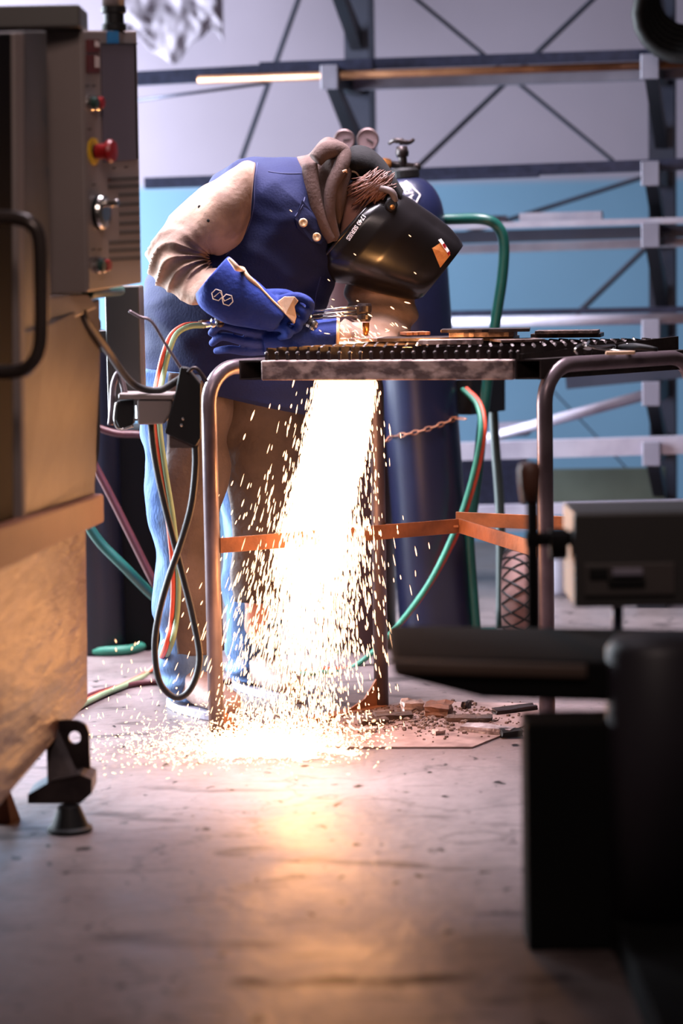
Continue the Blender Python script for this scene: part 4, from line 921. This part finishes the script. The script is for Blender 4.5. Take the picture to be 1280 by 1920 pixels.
# grey switch box with black guard, hung on cables beside the torch hose
BY = 5.46
sb = thing('switch_box', at(290, 800, BY), 'small grey box with a black guard and wire rod beside the torch hose', 'switch box')
t = MB(); t.poly([at(a, b, BY) for a, b in ((257, 750), (323, 748), (320, 775), (308, 795), (258, 797))], V((0, .09, 0))); t.build('box_body', m_mach, sb, bevel=.005)
t = MB(); t.poly([at(a, b, BY - .01) for a, b in ((222, 738), (326, 739), (325, 749), (222, 748))], V((0, .11, 0))); t.build('box_lid', m_mach, sb, bevel=.003)
t = MB(); t.bar(at(268, 772, BY + .085), at(240, 772, 5.62), .03, .03); t.build('mount_arm', m_machd, sb)
t = MB(); t.poly([at(a, b, BY - .015) for a, b in ((338, 688), (352, 690), (376, 720), (376, 822), (366, 838), (308, 812), (330, 730))], V((0, .05, 0))); gg = t.build('black_guard', m_black, sb, bevel=.003)
t = MB(); t.poly([at(a, b, BY - .005) for a, b in ((318, 815), (364, 828), (364, 840), (318, 840))], V((0, .06, 0))); t.build('guard_foot', m_chaps, gg)
for px, py in ((343, 785), (340, 797)):
    t = MB(); t.ball(at(px, py, BY - .017), .004, 8, 6); t.build('rivet', m_chrome, gg)
t = MB(); t.tube([at(352, 698, BY - .02), at(362, 690, BY - .02), at(372, 694, BY - .02), at(388, 716, BY - .02)], .004, 8, sub=5); t.build('hook', m_tdark, sb, smooth=True)
t = MB(); t.tube([at(242, 583, BY), at(262, 594, BY), at(284, 603, BY), at(310, 645, BY), at(342, 695, BY)], .0035, 8, sub=4); t.build('wire_rod', m_tube, sb, smooth=True)
t = MB(); t.tube([at(235, 742, BY + .04), at(224, 700, BY + .05), at(213, 720, BY + .05), at(210, 765, BY + .05), at(207, 797, BY + .05)], .007, 8, sub=5); t.build('bent_bracket', m_tube, sb, smooth=True)
t = MB(); t.poly([at(a, b, BY + .02) for a, b in ((218, 752), (250, 750), (250, 796), (224, 806), (216, 786))], V((0, .05, 0))); t.build('latch_plate', m_black, sb, bevel=.003)
t = MB(); t.tube([at(218, 755, BY + .015), at(215, 790, BY + .015), at(226, 805, BY + .015), at(250, 798, BY + .015)], .003, 8, sub=4); t.build('latch_wire', m_chrome, sb, smooth=True)
laid([at(155, 585, 5.05), at(165, 605, 5.08), at(200, 655, 5.22), at(235, 705, 5.40), at(262, 727, 5.45), at(300, 731, 5.47), at(330, 715, 5.47), at(345, 705, 5.47)], .0085, m_blackrub, 'power_cable', 'thick dark cable from under the control panel to the grey box')
laid([at(366, 835, BY), at(366, 880, BY), at(358, 950, BY), at(338, 1020, BY), at(314, 1090, BY), at(296, 1160, BY), at(290, 1220, BY), at(300, 1280, BY), at(330, 1308, BY), at(358, 1290, BY), at(374, 1235, BY), at(362, 1160, BY + .01), at(345, 1090, BY + .02), at(322, 1000, BY + .02), at(300, 910, BY + .02), at(287, 840, BY + .03), at(283, 795, BY + .04)], .0075, m_blackrub, 'switch_cable', 'thin dark cable hanging in a long loop below the black guard')

# ================================================================== FOREGROUND SAW ON THE RIGHT
sw = thing('bandsaw', onz(1140, 1785), 'dark out-of-focus saw in the right foreground with a grey box on a post', 'saw')
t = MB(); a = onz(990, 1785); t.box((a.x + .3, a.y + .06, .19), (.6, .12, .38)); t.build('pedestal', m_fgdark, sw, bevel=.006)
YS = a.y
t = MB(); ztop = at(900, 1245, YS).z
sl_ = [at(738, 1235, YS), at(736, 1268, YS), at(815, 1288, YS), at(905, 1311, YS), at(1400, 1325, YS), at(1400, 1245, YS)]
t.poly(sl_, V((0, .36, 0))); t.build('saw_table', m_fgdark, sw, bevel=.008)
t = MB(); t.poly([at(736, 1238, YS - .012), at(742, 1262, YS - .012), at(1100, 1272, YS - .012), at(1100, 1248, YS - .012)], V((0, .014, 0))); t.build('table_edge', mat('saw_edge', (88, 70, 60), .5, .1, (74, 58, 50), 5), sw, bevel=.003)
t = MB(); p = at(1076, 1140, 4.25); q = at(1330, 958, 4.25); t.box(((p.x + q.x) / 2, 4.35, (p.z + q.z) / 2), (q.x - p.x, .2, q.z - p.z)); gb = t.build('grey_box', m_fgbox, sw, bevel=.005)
def fgb(x0, y0, x1, y1, Y, th, name, m, par): 
    t = MB(); p = at(x0, y1, Y); q = at(x1, y0, Y); t.box(((p.x + q.x) / 2, Y + th / 2, (p.z + q.z) / 2), (q.x - p.x, th, q.z - p.z)); return t.build(name, m, par, bevel=.002)
fgb(1095, 1055, 1265, 1118, 4.242, .01, 'front_plate', mat('saw_plate', (70, 62, 60), .5, 0, (62, 56, 54), 5), gb)
fgb(1105, 1065, 1140, 1086, 4.236, .01, 'slot', m_black, gb); fgb(1140, 1084, 1210, 1100, 4.234, .01, 'slot', m_black, gb)
fgb(1148, 1066, 1205, 1080, 4.226, .014, 'handle', m_cap_grey, gb)
t = MB(); p = at(1157, 1135, 4.33); t.tube([p, V((p.x, p.y, ztop - .02))], .010, 12); t.build('post', m_bardark, sw, smooth=True)
t = MB(); p = at(997, 880, 4.3); t.tube([p, at(1000, 1200, 4.3)], .011, 12); lv = t.build('lever', m_fgdark, sw, smooth=True)
t = MB(); t.lathe([(0, -.06), (.016, -.06), (.020, -.03), (.022, 0), (.017, .012), (0, .016)], at(993, 880, 4.3), (0, 0, 1), 16); t.build('lever_knob', m_fgbrown, lv, smooth=True)
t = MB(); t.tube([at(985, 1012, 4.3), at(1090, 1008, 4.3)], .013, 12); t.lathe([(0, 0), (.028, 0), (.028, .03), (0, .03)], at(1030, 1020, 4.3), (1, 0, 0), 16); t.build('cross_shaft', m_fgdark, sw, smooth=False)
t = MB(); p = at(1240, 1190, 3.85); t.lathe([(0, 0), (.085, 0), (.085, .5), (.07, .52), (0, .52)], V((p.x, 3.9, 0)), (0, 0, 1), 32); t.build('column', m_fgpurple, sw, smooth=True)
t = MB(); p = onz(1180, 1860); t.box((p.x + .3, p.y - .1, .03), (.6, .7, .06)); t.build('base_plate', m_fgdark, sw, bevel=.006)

# ================================================================== SCRAP ON THE FLOOR
t = MB(); pl = [onz(a, b) for a, b in ((585, 1404), (885, 1404), (930, 1386), (1010, 1352), (1010, 1322), (760, 1318), (640, 1340))]
t.poly([V((p.x, p.y, .001)) for p in pl], V((0, 0, .004))); tag(t.build('floor_plate', mat('floor_sheet', (150, 126, 122), .6, .2, (112, 90, 86), 14, .2, 60)), 'thin steel sheet lying on the floor under the table', 'steel sheet')
def chunk(px, py, sx, sy, sz, rot, m, lab, name='slag_chunk'):
    c = onz(px, py); bm = bmesh.new(); bmesh.ops.create_cube(bm, size=1); bmesh.ops.subdivide_edges(bm, edges=bm.edges[:], cuts=2, use_grid_fill=True)
    R = Matrix.Rotation(rot, 3, 'Z') @ Matrix.Rotation(.12, 3, 'X'); t = MB()
    vs = [c + R @ V((v.co.x * sx, v.co.y * sy, v.co.z * sz)) + V((0, 0, sz * .52 + .005)) + V((nz(v.co, 2.3, px), nz(v.co, 2.3, py), nz(v.co, 2.3, px + py))) * min(sx, sz) * .28 for v in bm.verts]
    fs = [tuple(v.index for v in f.verts) for f in bm.faces]; t.add(vs, fs); bm.free()
    return tag(t.build(name, m), lab, 'scrap metal', 'scrap under the table')
chunk(773, 1336, .05, .04, .024, .2, m_tsteel, 'pale square offcut just right of the back table leg')
chunk(822, 1346, .062, .05, .030, -.3, mat('rust_block', (112, 72, 54), .7, .1, (76, 50, 40), 30, .4, 70), 'rusty upturned block with a raised corner on the floor sheet')
chunk(822, 1381, .026, .02, .012, .4, m_tsteel, 'tiny pale and dark cube at the front of the floor sheet')
chunk(915, 1378, .13, .03, .016, -.5, m_slagl, 'long bright silvery slag strip on the floor sheet')
chunk(965, 1338, .12, .025, .012, .5, m_tdark, 'long dark bar half hidden behind the saw')
chunk(738, 1352, .09, .03, .014, .1, m_slag, 'crusted brown strip between the rusty block and the table leg')
chunk(880, 1356, .11, .03, .012, -.1, m_slag, 'low brown ridge of slag behind the silvery strip')
chunk(700, 1362, .07, .03, .014, .3, m_slag, 'brown slag lump at the edge of the spark shower')
chunk(690, 1376, .04, .02, .010, -.2, m_slagl, 'pale flake of slag beside the spark shower')
chunk(875, 1332, .03, .012, .018, 1.0, m_tdark, 'small dark splinter standing up behind the slag ridge')
chunk(958, 1383, .05, .03, .014, .2, m_black, 'black lump under the end of the silvery strip')
# loose slag dust
t = MB()
for k in range(900):
    px = rng.gauss(800, 85); py = rng.gauss(1350, 16)
    if not (640 < px < 1000 and 1318 < py < 1400): continue
    c = onz(px, py) + V((0, 0, .005)); r = .0015 + .004 * rng.random() ** 3
    t.ball(c + V((0, 0, r * .5)), (r * 1.4, r * 1.2, r), 5, 3)
tag(t.build('slag_grit', m_dust), 'brown slag grit scattered over the floor sheet', 'grit', kind='stuff')

# ================================================================== SPARKS
m_spark = emit('incandescent_spark', (1.0, 0.52, 0.28), 4.4)
m_core = emit('molten_steel', (1.0, 0.70, 0.48), 2.35)
P0 = at(686, 639, 5.93)
sk = thing('spark_shower', onz(520, 1400), 'white-hot shower of sparks pouring from the cut down to the floor', 'sparks')
def spindle(mb, p, d, L_, r):
    d = d.normalized(); a = d.orthogonal().normalized(); b = d.cross(a); n = len(mb.v)
    mb.v += [p - d * L_ / 2, p - d * L_ * .15 + a * r, p - d * L_ * .15 + b * r, p - d * L_ * .15 - a * r, p - d * L_ * .15 - b * r,
             p + d * L_ * .3 + a * r * .9, p + d * L_ * .3 + b * r * .9, p + d * L_ * .3 - a * r * .9, p + d * L_ * .3 - b * r * .9, p + d * L_ / 2]
    for k in range(4):
        l = (k + 1) % 4; mb.f += [(n, n + 1 + l, n + 1 + k), (n + 1 + k, n + 1 + l, n + 5 + l, n + 5 + k), (n + 5 + k, n + 5 + l, n + 9)]
def flow(s, lat, dep):      # point of the shower: s 0 at the grate, 1 on the floor; lat in pixels
    py = 700 + 690 * s; cx = 652 - 95 * s - 18 * s * s
    return at(cx + lat, py, 5.93 - .22 * s + dep)
core = MB(); rs = []
for k in range(30):
    s = k / 29 * .50
    hl = 38 + 26 * min(1, s / .43); hr_ = 42 + 10 * math.sin(min(1, s / .43) * PI) - 12 * min(1, s / .43)
    if s > .38: q = (s - .38) / .12; hl *= (1 - .8 * q ** 2); hr_ *= (1 - .8 * q ** 2)
    rs.append((flow(s - .05, -hl, 0), flow(s - .05, hr_, 0), (hl + hr_) / 2 * 5.8 / F * .8))
core.loft(rs, 48, 3, disp=lambda t_, ph, p: .010 * nz(p, 22, 3) * (.3 + t_) + .012 * t_ * nz(V((p.x * 3, p.y * 3, p.z)), 34, 7))
core.build('molten_jet', m_core, sk, smooth=True)
spk = MB()
r2 = random.Random(21); cnt = 0
while cnt < 6000:
    s = r2.random() ** .75 * 1.0
    q = r2.random()
    sig = (30 + 62 * s)
    lat = r2.gauss(0, 1) * sig * (.75 if q < .7 else 1.25)
    if lat > 0: lat *= (.74 + .05 * s)
    if r2.random() < .06: lat = -abs(r2.gauss(0, 1)) * (60 + 75 * s) - 10
    dep = r2.gauss(0, 1) * (.035 + .10 * s)
    p = flow(s, lat, dep)
    if p.z < .006: continue
    ang = (lat * (1.35 if lat < 0 else .9) / 690 * 1.0 - 95 / 690 * .45)
    d = V((ang * .9 + r2.gauss(0, .05), -.2 + r2.gauss(0, .08), -1))
    L_ = (.010 + .022 * r2.random() ** 1.6) * (1.1 if s < .8 else .75)
    spindle(spk, p, d, L_, .0011 + .0016 * r2.random())
    cnt += 1
for k in range(5300):       # the dense fringe of the jet and the crowded tail below it
    if k < 2600:
        s = r2.uniform(.0, .52); e = 38 + 26 * min(1, s / .43); lat = -e + r2.gauss(-2, 9) if k % 2 else 42 + 10 * math.sin(min(1, s / .43) * PI) - 12 * min(1, s / .43) + r2.gauss(-1, 6)
    else:
        s = .40 + abs(r2.gauss(0, .17)); lat = r2.gauss(-4, 34 + 50 * max(0, s - .4))
    if s > .97: continue
    p = flow(s, lat, r2.gauss(0, .05 + .03 * s)); ang = (lat * 1.25 - 45) / 690
    spindle(spk, p, V((ang * .9 + r2.gauss(0, .04), -.2 + r2.gauss(0, .08), -1)), .014 + .024 * r2.random(), .0012 + .0018 * r2.random())
so_ = spk.build('falling_sparks', m_spark, sk); so_['kind'] = 'stuff'
# spatter bouncing over the floor
sp2 = thing('spark_spatter', onz(470, 1405), 'bright spatter of sparks skipping over the concrete at the foot of the table', 'sparks')
mb = MB(); hot = MB(); n = 0
while n < 5200:
    q = r2.random()
    if q < .66: px, py = r2.gauss(505, 72), r2.gauss(1401, 13)
    elif q < .93: px, py = r2.gauss(400, 115), r2.gauss(1412, 19)
    else: px, py = r2.gauss(610, 60), r2.gauss(1392, 22)
    if py < 1350 or px < 150 or px > 760: continue
    c = onz(px, py); z = abs(r2.gauss(0, .018)) if r2.random() < .8 else abs(r2.gauss(0, .05))
    d = V((r2.gauss(-.4, .7), r2.gauss(-.3, .5), r2.gauss(.1, .4)))
    spindle(mb, c + V((0, 0, .003 + z)), d, .004 + .010 * r2.random() ** 2, .0010 + .0018 * r2.random()); n += 1
for k in range(60):
    px, py = r2.gauss(290, 90), r2.gauss(1330, 60)
    if py < 1190: continue
    c = onz(max(160, px), max(1250, py)); spindle(mb, c + V((0, 0, .01 + .08 * r2.random())), V((r2.gauss(0, .3), 0, -1)), .012, .0016)
o = mb.build('skipping_sparks', m_spark, sp2); o['kind'] = 'stuff'
mb = MB()
for k in range(500):
    px, py = r2.gauss(508, 52), r2.gauss(1402, 9); c = onz(px, py); r = .004 + .007 * r2.random(); mb.ball(c + V((0, 0, r * .3)), (r * 1.8, r * 1.5, r * .6), 6, 4)
o = mb.build('molten_puddle', m_core, sp2); o['kind'] = 'stuff'
# sparks thrown up around the torch tip
sp3 = thing('torch_flash', P0, 'small white flash and flying sparks at the torch tip', 'sparks')
mb = MB()
for k in range(60):
    a = r2.uniform(-.6, PI + .6); rr = abs(r2.gauss(0, .055)); p = P0 + V((math.cos(a) * rr * 1.3 - .02, r2.gauss(-.01, .03), abs(math.sin(a)) * rr))
    spindle(mb, p, V((-.6 + r2.gauss(0, .3), 0, .5 + r2.gauss(0, .3))), .006 + .012 * r2.random(), .0010 + .0012 * r2.random())
for px, py in ((768, 442), (778, 512), (665, 477), (616, 525), (622, 575), (640, 588), (600, 620), (545, 395)):
    spindle(mb, at(px, py, 5.8), V((.6, 0, -.5)), .008, .0011)
mb.build('flying_sparks', m_spark, sp3)['kind'] = 'stuff'
mb = MB(); mb.ball(P0 + V((-.004, -.01, .002)), (.014, .012, .006), 10, 8); mb.ball(P0 + V((-.05, -.02, -.004)), (.045, .010, .004), 10, 8); mb.build('flash', m_core, sp3, smooth=True)

# light given off by the molten jet
point('jet_glow', flow(.12, 0, -.09), 6, HOT, .05)
point('jet_glow_mid', flow(.38, 0, -.12), 8, HOT, .06)
point('jet_glow_low', flow(.72, -10, -.08), 8, HOT, .07)
point('floor_glow', onz(500, 1402) + V((0, 0, .2)), 2.0, HOT, .14)
point('tip_glow', P0 + V((.10, -.19, .03)), 4.2, (1.0, .46, .16), .015)
